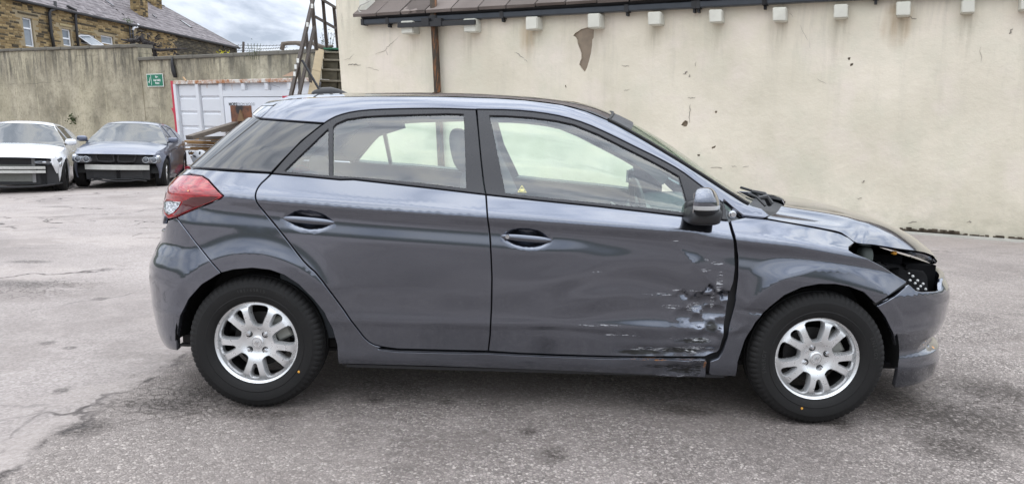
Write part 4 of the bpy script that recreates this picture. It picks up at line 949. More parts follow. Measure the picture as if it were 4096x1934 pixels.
for k in range(8): 
    s_ = -cw_a/2-.15+k*(cw_a+.3)/8
    lf.frame_box(cb+horiz(HW.n)*(cd/2+.02), HW.u, (0, 0, 1), horiz(HW.n), s_, s_+(cw_a+.3)/8-.01, -.12-.42, .02-.42+.06*(k % 2), 0, .02)
part('lead_flashing', lf, plain('lead_grey', (.32, .34, .37), .6, .2), ch)
chimney(hB, [(1475, 40), (1535, 78)])
# rooflights
def rooflight(hs, tl, br):
    (a0, s1), (a1, s0) = ros('A1', [tl, br]); a0, a1 = min(a0, a1), max(a0, a1); s0, s1 = min(s0, s1), max(s0, s1); m = MB(); m.frame_box(eo, HW.u, rup, rnn, a0, a1, s0, s1, .0, .09, .02); r_ = part('rooflight', m, BLK, hs); part('pane', MB().frame_box(eo, HW.u, rup, rnn, a0+.06, a1-.06, s0+.06, s1-.06, .085, .095), WGL, r_)
rooflight(hA, (1000, 0), (1110, 72)); rooflight(hB, (1745, 205), (1870, 280)); rooflight(hB, (1478, 152), (1520, 183))
# drainpipes
def pipe(hs, pts, r, mat=BLK, nm='drainpipe'): part(nm, MB().tube([HW.P(*q, .16) for q in HW.R('A1', pts, .16)], r, 8), mat, hs, True)
pipe(hA, [(535, 15), (540, 85), (490, 105), (480, 135), (500, 330), (526, 470)], .085); pipe(hA, [(655, 60), (735, 100), (745, 125), (733, 155), (745, 300), (762, 450)], .075); pipe(hA, [(1258, 250), (1275, 440)], .05); pipe(hB, [(1290, 295), (1303, 440)], .07)
pipe(hB, [(1345, 240), (1335, 262), (1300, 268), (1290, 297)], .08, UPVC, 'white_pipe_bend'); pipe(hB, [(2180, 440), (2185, 505)], .05)
mo = MB(); leaves(mo, HW.P(*HW.R('A1', [(1215, 208)])[0], .25), 60, (.12, .1, .08), .06); tag(link('gutter_weed', mo.mesh('gutter_weed'), plain('moss_green', (.05, .11, .015), .85, var=.4)), 'green tuft of weed growing in the house gutter', 'weed')
# dead climber between wall and house
vm = MB(); vq = [at_depth(*p, 27) for p in PX('A1', [(1180, 385), (1260, 400), (1340, 395), (1380, 370), (1400, 410), (1470, 430), (1500, 480), (1560, 490), (1680, 480), (1820, 475)])]
vm.tube(vq, [.03, .05, .09, .12, .09, .10, .06, .05, .04, .02], 6)
for c in vq[2:9]: leaves(vm, c, 22, (.22, .1, .12), .09)
for k in range(5): c = vq[4+k % 3]; vm.tube([c, c+np.array([random.uniform(-.2, .3), 0, -random.uniform(.5, 1.0)])], [.05, .02], 5)
tag(link('dead_climber', vm.mesh('dead_climber'), plain('dead_stem', (.035, .03, .03), .9, var=.4)), 'dark tangled dead climber hanging over the wall by the house', 'climbing plant')
# ------------------------------------------------------------------ two damaged saloons parked at the wall
class Saloon:
    def __init__(s, sp):
        s.p = sp; s.zb = Spl(sp['belt']); s.zr = Spl(sp['rail']); s.wp = Spl(sp['plan'])
    def W(s, x, z):
        x = np.asarray(x, float); z = np.asarray(z, float); zb = s.zb(x); pl = s.wp(x)
        lo = Spl([(.1, -.10), (.2, -.06), (.3, -.025), (.42, -.004), (.6, .0), (.75, -.012)])(np.minimum(z, .75))
        t = np.clip((z-.75)/np.maximum(zb-.75, .02), 0, 1); lo = lo-.055*t**2*(zb > .76)
        w = pl+lo+np.maximum(0, .012-.12*np.abs(z-(zb-.16)))
        up = np.clip(z-zb, 0, 1); w = w-up*.60-up**2*.25
        for ax in (0.0, -s.p['wb']):
            r = np.hypot(x-ax, z-.33); w = w+.014*np.clip((.47-r)/.09, 0, 1)*(z > .2)
        return w
    def pt(s, x, z, off=0.0): return np.stack([np.asarray(x, float), -(s.W(x, z)-off), np.asarray(z, float)], 1)
    def sheet(s, outer, holes=(), gap=.005, off=0.0, step=.05, ret=True):
        o = resample(outer, step); o = o if area2(o) > 0 else o[::-1]; hs = [resample(h, step) for h in holes]; hs = [h if area2(h) > 0 else h[::-1] for h in hs]
        o = offset(o, gap); V, Fc, lps = cdt_sheet(o, hs, step, 1.3); mb = MB()
        A = V[Fc]; ar = (A[:, 1, 0]-A[:, 0, 0])*(A[:, 2, 1]-A[:, 0, 1])-(A[:, 2, 0]-A[:, 0, 0])*(A[:, 1, 1]-A[:, 0, 1]); Fc = np.where(ar[:, None] > 0, Fc, Fc[:, ::-1])
        mb.add(s.pt(V[:, 0], V[:, 1], off), Fc)
        if ret:
            for lp in lps:
                b = len(mb.v); mb.v += [(v[0], v[1]+.03, v[2]) for v in [mb.v[i] for i in lp]]; n = len(lp)
                mb.f += [(lp[(i+1) % n], lp[i], b+i, b+(i+1) % n) for i in range(n)]
        return mb
def loft_top(E, C, n=24, m=21, pw=2.4):
    """surface between a right-hand edge curve and the centre curve, mirrored"""
    def rs(P):
        P = np.array(P, float); d = np.concatenate([[0], np.cumsum(np.linalg.norm(np.diff(P, axis=0), axis=1))]); d /= d[-1]; return np.stack([Spl(list(zip(d, P[:, i])))(np.linspace(0, 1, n)) for i in range(3)], 1)
    e, c = rs(E), rs(C); t = np.linspace(-1, 1, m); G = np.zeros((n, m, 3)); a = np.abs(t)
    G[..., 0] = c[:, None, 0]+(e[:, None, 0]-c[:, None, 0])*a[None]**2; G[..., 1] = e[:, None, 1]*a[None]*np.where(t < 0, 1, -1)[None]; G[..., 2] = c[:, None, 2]+(e[:, None, 2]-c[:, None, 2])*a[None]**pw
    return MB().grid(G)
def arch(ax, r=.385, cz=.33, z0=.22, n=14, rev=False):
    a0 = math.asin(min(1, max(-1, (z0-cz)/r))); th = np.linspace(a0, math.pi-a0, n); q = [(ax+r*math.cos(t), cz+r*math.sin(t)) for t in th]; return q[::-1] if rev else q

def build_saloon(name, loc, rz, spec, label):
    root = empty(name, loc, rz); tag(root, label, 'car'); sl = Saloon(spec); wb = spec['wb']; paint = spec['paint']
    def sp_(nm, mb, mat, parent=None, smooth=True, sharp=35): return part(nm, mb, mat, parent or root, smooth, sharp, world=False)
    def two(nm, mb, mat, parent=None, **k): return sp_(nm, mb, mat, parent, **k), sp_(nm, mirror(mb), mat, parent, **k)
    zb, zr = lambda x: float(sl.zb(x)), lambda x: float(sl.zr(x))
    xa, xb, xc, xd = spec['splits']                        # wing/front door, front/rear door, rear door/quarter, tail
    xfz = spec['front']; pa = spec['pillarA']; sill = .235
    hoodtop = [(x, zb(x)) for x in np.linspace(xfz, xa, 8)]
    wing = [(xfz, .62)]+hoodtop+[(xa+.02, .7), (xa, sill)]+arch(0.0, rev=True)[::-1][::-1] if False else [(xfz, .60)]+hoodtop+[(xa+.03, .75), (xa, sill+.05)]+arch(0.0)[::-1]+[(xfz-.12, .45)]
    two('front_wing', sl.sheet(wing), paint)
    def glass_line(x0, x1, n=8): return [(x, zr(x)) for x in np.linspace(x0, x1, n)]
    upf = [(xa, zb(xa))]+glass_line(xa+.02, xb, 10)+[(xb, sill)]+[(xa, sill)]
    w1 = spec['win1']; w2 = spec['win2']
    fd = two('front_door', sl.sheet(upf, [w1]), paint); rd_out = glass_line(xb, xc, 10)+[(xc, .80)]+[q for q in arch(-wb, .44)[::1] if q[1] > .36 and q[0] > -wb+.20][::-1]+[(-wb+.46, sill), (xb, sill)]
    rdn = two('rear_door', sl.sheet(rd_out, [w2]), paint)
    qt = glass_line(xc, spec['cend'], 8)+[(x, zb(x)) for x in np.linspace(spec['cend']-.05, xd, 6)]+[(xd+.03, .45), (xd+.10, .30)]+arch(-wb)[::-1][:0]+[(-wb-.37, .30)]+[q for q in arch(-wb, .385)[::-1] if q[0] < -wb+.24]+[q for q in arch(-wb, .44)[::-1] if q[1] > .5 and q[0] > -wb+.20][::-1][:1]+[(xc, .80)]
    two('quarter_panel', sl.sheet(qt), paint)
    for d_, w in ((fd, w1), (rdn, w2)):
        m = sl.sheet(w, gap=-.01, off=.012, ret=False); sp_('window_pane', m, DARKG2, d_[0]); sp_('window_pane', mirror(m), DARKG2, d_[1])
        hx = xb+.12 if w is w1 else xc+.16; hz = zb(hx)-.13; hb = MB().tube([(hx-.0, -float(sl.W(np.array([hx]), np.array([hz]))[0])-.012, hz), (hx+.2, -float(sl.W(np.array([hx+.2]), np.array([hz]))[0])-.012, hz-.01)], [.014, .012], 8); sp_('door_handle', hb, paint, d_[0]); sp_('door_handle', mirror(hb), paint, d_[1])
    two('sill', sl.sheet([(-.40, .15), (-.40, sill), (-wb+.40, sill), (-wb+.40, .15)]), paint)
    # tops
    def P(x, z): return tuple(sl.pt([x], [z])[0])
    cw = spec['cowl']; hood = loft_top([P(x, zb(x)) for x in np.linspace(cw[0], xfz, 7)], spec['hoodC']); sp_('bonnet', hood, spec.get('bonnet', paint))
    scr = loft_top([P(x, zr(x)) for x in np.linspace(pa[0], pa[1], 7)], spec['screenC'], pw=2.0); sp_('windscreen', scr, SCREEN)
    sp_('roof', loft_top([P(x, zr(x)) for x in np.linspace(pa[1], pa[2], 8)], spec['roofC']), paint); sp_('rear_window', loft_top([P(x, zr(x)) for x in np.linspace(pa[2], spec['cend'], 7)], spec['rearC'], pw=2.0), DARKG2)
    sp_('boot_lid', loft_top([P(x, zb(x)) for x in np.linspace(spec['cend'], xd, 5)], spec['bootC']), paint)
    tl = MB(); g = np.array([[(xd-.05*math.cos(y/.8*1.3), y, z) for z in (.3, .6, .98)] for y in np.linspace(-.74, .74, 13)]); tl.grid(g, flip=True); sp_('tail_panel', tl, paint)
    # dark insides
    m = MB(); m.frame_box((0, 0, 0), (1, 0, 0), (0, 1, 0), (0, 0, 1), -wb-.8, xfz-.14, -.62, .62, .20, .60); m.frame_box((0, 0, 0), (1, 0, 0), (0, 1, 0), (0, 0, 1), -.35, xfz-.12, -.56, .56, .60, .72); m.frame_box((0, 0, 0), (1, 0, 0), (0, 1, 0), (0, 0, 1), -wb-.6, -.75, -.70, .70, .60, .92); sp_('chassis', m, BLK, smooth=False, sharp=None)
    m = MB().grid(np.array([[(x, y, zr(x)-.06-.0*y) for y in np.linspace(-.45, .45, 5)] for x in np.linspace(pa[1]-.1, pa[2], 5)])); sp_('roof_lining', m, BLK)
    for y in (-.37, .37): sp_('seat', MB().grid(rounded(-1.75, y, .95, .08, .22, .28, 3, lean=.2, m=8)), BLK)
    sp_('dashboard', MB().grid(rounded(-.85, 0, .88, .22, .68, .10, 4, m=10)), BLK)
    # wheels
    R_ = spec['wheel_r']; sc = R_/.311
    for ax in (0.0, -wb):
        for sd in (-1, 1):
            w = bpy.data.objects.new('wheel', None); COL.objects.link(w); w.parent = root; w.location = (ax, sd*.80, R_); w.rotation_euler.z = (0 if sd < 0 else math.pi)+(spec.get('steer', 0) if ax == 0 else 0); w.scale = (sc, sc*1.12, sc)
            for nm, me, mt, ly in (('tyre', TY, TYRE, 0), ('rim', RIM if spec['rim'] is ALLOY else RIM2, spec['rim'], -.072), ('rim_barrel', BARREL, DKIN, -.072), ('brake_disc', DISC, BRK, -.072)):
                o = bpy.data.objects.new(nm, me); COL.objects.link(o); o.parent = w; o.location.y = ly; o.rotation_euler.y = .4
                if not me.materials: me.materials.append(mt)
                if nm == 'rim': o.scale = (1.13, 1, 1.13)
    for ax in (0.0, -wb):
        for sd in (1, -1):
            th_ = np.linspace(0, math.pi, 16); m = MB().grid(np.array([[(ax+.40*math.cos(a), sd*y, .33+.40*math.sin(a)) for y in (-.84, -.5)] for a in th_]), flip=(sd > 0)); sp_('wheel_arch_liner', m, RUBBER)
    # mirrors
    for sd in (1, -1):
        mx = xa-.12; mz = zb(mx)+.06; wy = float(sl.W(np.array([mx]), np.array([mz]))[0])
        m = MB().grid(rounded(mx, -(wy+.13)*sd, mz+.04, .055, .11, .065, 2.8, m=12)); mo_ = sp_('door_mirror', m, paint); m = MB().bar((mx, -(wy-.02)*sd, mz-.02), (mx, -(wy+.10)*sd, mz), .06, .03); sp_('mirror_arm', m, BLK, mo_, smooth=False, sharp=None)
    return root, sl, sp_
TYRE = (lambda t: t.bsdf(t.mix(t.noise(9, 5), (.008, .008, .008), (.017, .016, .016)), .72, 0, t.bump(t.noise(180, 3), .25, .002), spec=.3))(NT('tyre_rubber'))
DARKG2 = (lambda t: t.bsdf((.010, .011, .013), .02, 0, None, 0.0, 0.0, ior=1.8))(NT('saloon_glass'))
SCREEN = (lambda t: t.bsdf((.02, .026, .03), .02, 0, None, 0.0, 0.0, ior=1.85))(NT('saloon_screen'))
BLUE = (lambda t: t.bsdf(t.mix(t.math('MULTIPLY', t.noise(900, 2), .3), (.115, .13, .18), (.21, .23, .30)), .32, .6, None, .7, .05))(NT('blue_grey_saloon_paint'))
WPNT = (lambda t: t.bsdf(t.mix(t.noise(2, 4), (.74, .75, .78), (.80, .81, .84)), .25, 0, None, 1.0, .03))(NT('white_saloon_paint'))
DKALLOY = plain('dark_alloy', (.10, .10, .11), .35, .7); ALU = plain('raw_aluminium', (.55, .55, .52), .5, .3, var=.25, scale=9); RIM2 = RIM.copy()
LAMPG = glass('lamp_cover_glass', (.85, .87, .9), 1.7); CHR = plain('lamp_reflector', (.55, .57, .6), .15, .9); 
spec_b = dict(wb=2.97, wheel_r=.335, rim=ALLOY, paint=BLUE, front=.60, splits=(-.62, -1.72, -2.62, -4.02), pillarA=(-.55, -1.28, -2.72), cowl=(-.58, 0), cend=-3.42, steer=.0,
    belt=[(-4.1, .99), (-3.4, 1.02), (-2.5, .985), (-1.7, .965), (-.9, .945), (-.55, .93), (-.2, .885), (.2, .835), (.45, .79), (.62, .735)],
    rail=[(-4.1, 1.0), (-3.42, 1.06), (-3.1, 1.20), (-2.72, 1.345), (-2.3, 1.405), (-1.8, 1.42), (-1.5, 1.405), (-1.28, 1.365), (-1.0, 1.20), (-.75, 1.05), (-.55, .945), (.6, .9)],
    plan=[(-4.1, .80), (-3.6, .87), (-2.9, .915), (-1.5, .925), (-.3, .92), (.1, .90), (.4, .845), (.62, .755)],
    win1=[(-.95, 1.0), (-1.05, 1.14), (-1.30, 1.315), (-1.5, 1.36), (-1.66, 1.37), (-1.66, 1.0)], win2=[(-1.76, 1.01), (-1.76, 1.37), (-2.2, 1.355), (-2.55, 1.30), (-2.85, 1.18), (-2.98, 1.08), (-2.7, 1.04)],
    hoodC=[(-.42, 0, 1.0), (-.1, 0, .975), (.25, 0, .92), (.5, 0, .855), (.72, 0, .75)], screenC=[(-.40, 0, .985), (-.8, 0, 1.20), (-1.15, 0, 1.40)], roofC=[(-1.15, 0, 1.405), (-1.6, 0, 1.46), (-2.2, 0, 1.46), (-2.78, 0, 1.40)], rearC=[(-2.78, 0, 1.395), (-3.2, 0, 1.24), (-3.55, 0, 1.09)], bootC=[(-3.5, 0, 1.10), (-4.0, 0, 1.075)])
hd = np.array([.29, -.957]); bmw, bs, bp_ = build_saloon('saloon_car', (-7.60, 12.45, zg(-7.6)-.01), math.atan2(hd[1], hd[0]), spec_b, 'dark blue grey saloon missing its front bumper, bent bonnet')
def bar_part(pf, nm, mb, mat, parent=None): return pf(nm, mb, mat, parent, smooth=False, sharp=None)
# bumper beam, grille, lamps, lower rails
m = MB(); ys = np.linspace(-.62, .62, 13)
for a, b in zip(ys[:-1], ys[1:]): m.bar((.60-.10*(a/.62)**2, a, .465), (.60-.10*(b/.62)**2, b, .465), .05, .105)
bar_part(bp_, 'bumper_beam', m, ALU)
bar_part(bp_, 'radiator', MB().frame_box((0, 0, 0), (1, 0, 0), (0, 1, 0), (0, 0, 1), .44, .47, -.48, .48, .22, .44), plain('radiator_dark', (.028, .028, .03), .6, var=.5, scale=30))
for z, x in ((.21, .52), (.17, .56)): bp_('lower_rail', MB().tube([(x-.08, -.55, z), (x-.02, -.4, z+.03), (x, -.2, z), (x, .2, z), (x-.02, .4, z+.03), (x-.08, .55, z)], .018, 6), BLK)
for sd in (-1, 1): bar_part(bp_, 'radiator_strut', MB().bar((.475, sd*.02, .22), (.475, sd*.02, .44), .03, .02), BLK)
for sd in (1, -1):
    fr = [(.60, sd*.04), (.60, sd*.34)]; m = MB()
    lp_ = [(sd*.035, .60), (sd*.05, .735), (sd*.15, .755), (sd*.36, .745), (sd*.385, .70), (sd*.34, .60), (sd*.15, .585)]
    for a, b in zip(lp_, lp_[1:]+lp_[:1]): m.bar((.625-.1*a[0]**2, a[0], a[1]), (.625-.1*b[0]**2, b[0], b[1]), .03, .028)
    go = bp_('kidney_grille', m, BLK, smooth=False, sharp=None)
    for k in range(6): bar_part(bp_, 'grille_slat', MB().bar((.60, sd*.05, .605+.023*k), (.58, sd*.36, .608+.023*k), .03, .010), DARKPL, go)
bar_part(bp_, 'grille_backing', MB().frame_box((0, 0, 0), (1, 0, 0), (0, 1, 0), (0, 0, 1), .50, .53, -.55, .55, .56, .76), BLK)
for sd in (1, -1):
    hs_ = bp_('headlight', MB().grid(rounded(.50, sd*.665, .632, .10, .20, .085, 3.2, lean=0, m=12)), plain('lamp_bowl', (.22, .23, .25), .2, .5) if 'lamp_bowl' not in bpy.data.materials else bpy.data.materials['lamp_bowl'])
    for y, x in ((.575, .612), (.735, .602)):
        c = Vector((x, sd*y, .632)); rp = [(x-.1*(math.cos(a)*.06)*0, sd*y+.058*math.cos(a), .632+.058*math.sin(a)) for a in np.linspace(0, 2*math.pi, 21)]
        bp_('lamp_ring', MB().tube(rp, .010, 6, caps=False), CHR, hs_); bp_('lamp_lens', MB().grid(rounded(x-.015, sd*y, .632, .02, .044, .044, 2, m=8)), plain('lens_dark', (.12, .13, .15), .1, .3, 1.0) if 'lens_dark' not in bpy.data.materials else bpy.data.materials['lens_dark'], hs_)
    bp_('lamp_reflector', MB().grid(rounded(.50, sd*.80, .685, .07, .06, .05, 2.5, m=8)), CHR, hs_)
for k in range(7): bp_('loose_wire', MB().tube([(.52, random.uniform(-.8, .8), .60), (.56, random.uniform(-.8, .8), .55+random.uniform(-.03, .03)), (.5, random.uniform(-.8, .8), .58)], .008, 5), BLK)
spec_w = dict(spec_b); spec_w.update(wb=2.83, paint=WPNT, rim=DKALLOY, front=.62, splits=(-.55, -1.62, -2.5, -3.95), cend=-3.45, pillarA=(-.50, -1.30, -2.55),
    belt=[(-4.1, 1.02), (-3.4, 1.05), (-2.5, 1.0), (-1.7, .965), (-.9, .94), (-.5, .925), (-.2, .88), (.2, .835), (.45, .785), (.64, .72)],
    rail=[(-4.1, 1.03), (-3.45, 1.09), (-3.1, 1.20), (-2.55, 1.355), (-2.1, 1.405), (-1.7, 1.415), (-1.5, 1.40), (-1.30, 1.36), (-1.0, 1.20), (-.72, 1.04), (-.5, .94), (.6, .9)],
    win1=[(-.90, 1.0), (-1.05, 1.14), (-1.30, 1.31), (-1.5, 1.355), (-1.57, 1.36), (-1.57, 1.0)], win2=[(-1.66, 1.01), (-1.66, 1.365), (-2.1, 1.355), (-2.5, 1.30), (-2.85, 1.18), (-3.0, 1.10), (-2.6, 1.05)])
hd = np.array([.42, -.907]); hd /= np.linalg.norm(hd); wht, ws_, wp_ = build_saloon('saloon_car', (-9.10, 11.10, zg(-9.1)-.02), math.atan2(hd[1], hd[0]), spec_w, 'white saloon with front bumper removed, cut off by the left edge')
m = MB()
for z in (.46, .54):
    ys = np.linspace(-.60, .60, 13)
    mm = MB()
    for a, b in zip(ys[:-1], ys[1:]): mm.bar((.62-.10*(a/.6)**2, a, z), (.62-.10*(b/.6)**2, b, z), .05, .055)
    bar_part(wp_, 'bumper_beam', mm, CHROME if False else ALU)
bar_part(wp_, 'radiator', MB().frame_box((0, 0, 0), (1, 0, 0), (0, 1, 0), (0, 0, 1), .46, .49, -.40, .40, .26, .70), plain('radiator_grey', (.16, .165, .15), .6, var=.3, scale=20))
for sd in (1, -1):
    bar_part(wp_, 'radiator_side', MB().frame_box((0, 0, 0), (1, 0, 0), (0, 1, 0), (0, 0, 1), .45, .51, sd*.40-.03, sd*.40+.03, .24, .72), plain('dull_bracket', (.22, .22, .22), .6, .3) if 'dull_bracket' not in bpy.data.materials else bpy.data.materials['dull_bracket'])
    m = MB(); q = [(.60, .42, .67), (.57, .62, .685), (.50, .80, .70), (.40, .885, .745), (.36, .895, .70), (.48, .82, .62), (.56, .66, .60), (.60, .45, .625)]
    top_ = [(x, sd*y, z) for x, y, z in q]; bk = [(x-.12, sd*y*.97, z) for x, y, z in q]; m.add(top_+bk, [tuple(range(8)) if sd > 0 else tuple(range(8))[::-1]]+[(i, 8+i, 8+(i+1) % 8, (i+1) % 8) for i in range(8)]); hl2 = wp_('headlight', m, bpy.data.materials['lamp_bowl'], smooth=False, sharp=None)
    for y, x in ((.60, .585), (.72, .54)): wp_('lamp_lens', MB().grid(rounded(x, sd*y, .65, .03, .045, .03, 2.5, m=8)), CHR, hl2)
    wp_('side_lamp', MB().grid(rounded(.40, sd*.85, .60, .05, .03, .05, 3, m=8)), CHR)
    bar_part(wp_, 'arch_shield', MB().frame_box((0, 0, 0), (1, 0, 0), (0, 1, 0), (0, 0, 1), .30, .48, sd*.66-.16, sd*.66+.16, .20, .60), BLK)
wp_('lower_lip', MB().tube([(.30, -.86, .22), (.52, -.72, .20), (.66, -.4, .17), (.68, 0, .16), (.66, .4, .17), (.52, .72, .20), (.30, .86, .22)], .022, 6), BLK)
for k in range(6): wp_('loose_wire', MB().tube([(.5, -.75+random.uniform(-.1, .1), .5), (.54, -.6+random.uniform(-.2, .2), .42), (.5, -.7+random.uniform(-.15, .15), .35)], .008, 5), BLK)
# ================================================================== the dented hatchback in front
def paint_mat(name, base=(.138, .149, .180), scuffs=None, extra=None):
    t = NT(name)
    c = t.mix(t.math('MULTIPLY', t.noise(1400, 2), .35), base, tuple(q*1.6 for q in base))
    dirt = t.rng(t.noise(5, 6, .65), .45, .75)
    sep = t.n('ShaderNodeSeparateXYZ'); t.l(t.pos(), sep.inputs[0])
    low = t.rng(sep.outputs['Z'], .15, .55, .6, .04)
    dm = t.math('MULTIPLY', low, t.rng(dirt, 0, 1, .45, 1.0))
    c = t.mix(t.math('MULTIPLY', dm, .40), c, (.085, .080, .08))
    rough = t.math('ADD', .11, t.math('MULTIPLY', dm, .2)); metal = t.math('MULTIPLY', t.math('SUBTRACT', 1.0, t.math('MULTIPLY', dm, .6)), .97)
    coat = t.math('SUBTRACT', 1.0, t.math('MULTIPLY', dm, .5)); coat_r = t.math('ADD', .02, t.math('MULTIPLY', dm, .14))
    nrm = None
    if scuffs:
        fine = t.noise(60, 6, .7, v=t.map(t.pos(), (.42, 1, 2.6), rot=(0, .22, 0)))
        for col, items, thr in scuffs:
            m = t.maxm([t.blob(cc, rr, .45, 22, soft=(.55, .95)) for cc, rr in items])
            m = t.math('MULTIPLY', m, t.rng(fine, thr, thr+.05))
            c = t.mix(m, c, col); metal = t.math('MULTIPLY', metal, t.math('SUBTRACT', 1.0, m))
            coat = t.math('MULTIPLY', coat, t.math('SUBTRACT', 1.0, m)); rough = t.math('ADD', rough, t.math('MULTIPLY', m, .4), clamp=True)
    return t.bsdf(c, rough, metal, nrm, coat, coat_r)

PAINT = paint_mat('grey_blue_paint')
z_belt = Spl([(-.75, 1.115), (-.4, 1.11), (.08, 1.087), (.26, 1.078), (.63, 1.053), (1.04, 1.019), (1.55, .98), (1.95, .944), (2.2, .935), (2.47, .915), (2.67, .885), (2.8, .85), (3.0, .80), (3.5, .72)])
w_belt = Spl([(-.75, .775), (-.3, .785), (.3, .80), (1.0, .808), (1.9, .805), (2.2, .785), (2.47, .755), (2.67, .74), (3.0, .72), (3.5, .70)])
z_crs = Spl([(-.75, 1.0), (-.4, .99), (-.1, .978), (.055, .968), (.478, .944), (1.05, .919), (1.53, .897), (1.87, .878), (2.15, .85), (2.49, .82), (2.8, .775), (3.0, .74), (3.5, .66)])
z_top = Spl([(-.75, 1.30), (-.2, 1.325), (0, 1.34), (.25, 1.36), (.45, 1.383), (.65, 1.394), (.98, 1.400), (1.14, 1.401), (1.27, 1.393), (1.386, 1.376), (1.49, 1.348), (1.607, 1.299), (1.724, 1.246), (1.842, 1.194), (1.943, 1.142), (2.01, 1.095), (2.149, .997), (2.22, .965), (2.5, .940), (2.8, .875), (3.0, .825), (3.5, .745)])
z_rail = Spl([(-.75, 1.36), (-.15, 1.40), (.03, 1.424), (.34, 1.444), (.5, 1.450), (.79, 1.457), (1.07, 1.456), (1.2, 1.451), (1.376, 1.434), (1.493, 1.406), (1.611, 1.361), (1.731, 1.30), (1.851, 1.232), (1.973, 1.16), (2.095, 1.087), (2.172, 1.04), (2.26, .995), (2.5, .965), (2.8, .90), (3.0, .85), (3.5, .77)])
g_up = Spl([(-.75, .045), (0, .022), (.5, .004), (1.0, 0), (1.6, .0), (2.2, .012), (3.5, .02)])      # greenhouse narrows to the ends
xe_f = Spl([(.05, 3.25), (.10, 3.40), (.15, 3.445), (.21, 3.445), (.29, 3.43), (.325, 3.40), (.38, 3.42), (.46, 3.437), (.54, 3.447), (.58, 3.44), (.63, 3.415), (.70, 3.38), (.80, 3.31), (.9, 3.15), (1.5, 2.95)])
xe_r = Spl([(.05, -.56), (.18, -.60), (.24, -.635), (.32, -.655), (.38, -.66), (.46, -.665), (.56, -.67), (.62, -.665), (.69, -.635), (.76, -.60), (.88, -.59), (1.0, -.55), (1.05, -.515), (1.08, -.485), (1.11, -.455), (1.25, -.31), (1.36, -.19), (1.42, -.14), (1.6, -.1)])
LF, LR = .86, .50
def corner_table(n, L):
    th = np.linspace(0, math.pi/2, 4000)**1.6; th = th/th[-1]*math.pi/2
    a = np.sin(th)**(2/n); k = np.maximum(np.cos(th), 0)**(2/n)
    s = np.concatenate([[0], np.cumsum(np.hypot(np.diff(a)*L, np.diff(k)*.8))]); return s, a, k
SF, AF, KF = corner_table(2.5, LF); SR, AR, KR = corner_table(3.0, LR)

def flare(x, z):
    o = 0
    for cx, in ((0.0,), (2.57,)):
        r = np.hypot(x-cx, z-.31); v = np.clip((.53-r)/.105, 0, 1)
        o = o + .015*(.3*v+.7*v*v)*np.clip((z-.38)/.22, 0, 1)
    return o
def W(x, z):
    x = np.clip(np.asarray(x, float), -.74, 3.49); z = np.asarray(z, float)
    zc, zb, wb, zt, zr = z_crs(x), z_belt(x), w_belt(x), z_top(x), z_rail(x)
    zt = np.maximum(zt, zb+.02); zr = np.maximum(zr, zt+.02)
    wt = wb - .50*(zt-zb) - g_up(x)
    wr = wt - 1.15*(zr-zt)
    one = np.ones_like(x)
    Z = np.stack([.04*one, .14*one, .20*one, .255*one, .31*one, .405*one, .44*one, .475*one, .60*one, zc-.15, zc-.05, zc, zc+.018, zc+.35*(zb-zc)+.012, zb, .5*(zb+zt), zt, .6*zt+.4*zr, zr, zr+.06], 1)
    K = np.stack([.70*one, .752*one, .785*one, .812*one, .822*one, .8415*one, .8497*one, .8478*one, .8575*one, .860*one, .852*one, .864*one, .8585*one, .864-.42*(.864-wb), wb, wb-.235*(zt-zb)-.4*g_up(x), wt, wt-.32*(zr-zt), wr, wr-.12], 1)
    Z = np.maximum.accumulate(Z + np.arange(20)*1e-5, axis=1)
    w = pchip_rows(Z, K, z)
    tf = np.clip((x-2.3)/1.2, 0, 1); tr = np.clip((.1-x)/.85, 0, 1)
    return w - .05*tf**2 - .05*tr**2
def S(u, z):
    u = np.asarray(u, float); z = np.asarray(z, float)
    er, ef = xe_r(z), xe_f(z); xr, xf = er+LR, ef-LF
    sr = np.clip(xr-u, 0, SR[-1]); sf = np.clip(u-xf, 0, SF[-1])
    x = np.where(u < xr, xr-LR*np.interp(sr, SR, AR), np.where(u > xf, xf+LF*np.interp(sf, SF, AF), u))
    k = np.interp(sr, SR, KR)*np.interp(sf, SF, KF)
    w = (W(x, z) + flare(x, z))*k
    return np.stack([x, -w, z], 1)
def u_end_r(z): return float(xe_r(z)+LR-SR[-1])
def u_end_f(z): return float(xe_f(z)-LF+SF[-1])
def Snorm(u, z, h=.004):
    du = S(u+h, z)-S(u-h, z); dz = S(u, z+h)-S(u, z-h); n = np.cross(du, dz)
    return n/np.maximum(np.linalg.norm(n, axis=1), 1e-9)[:, None]

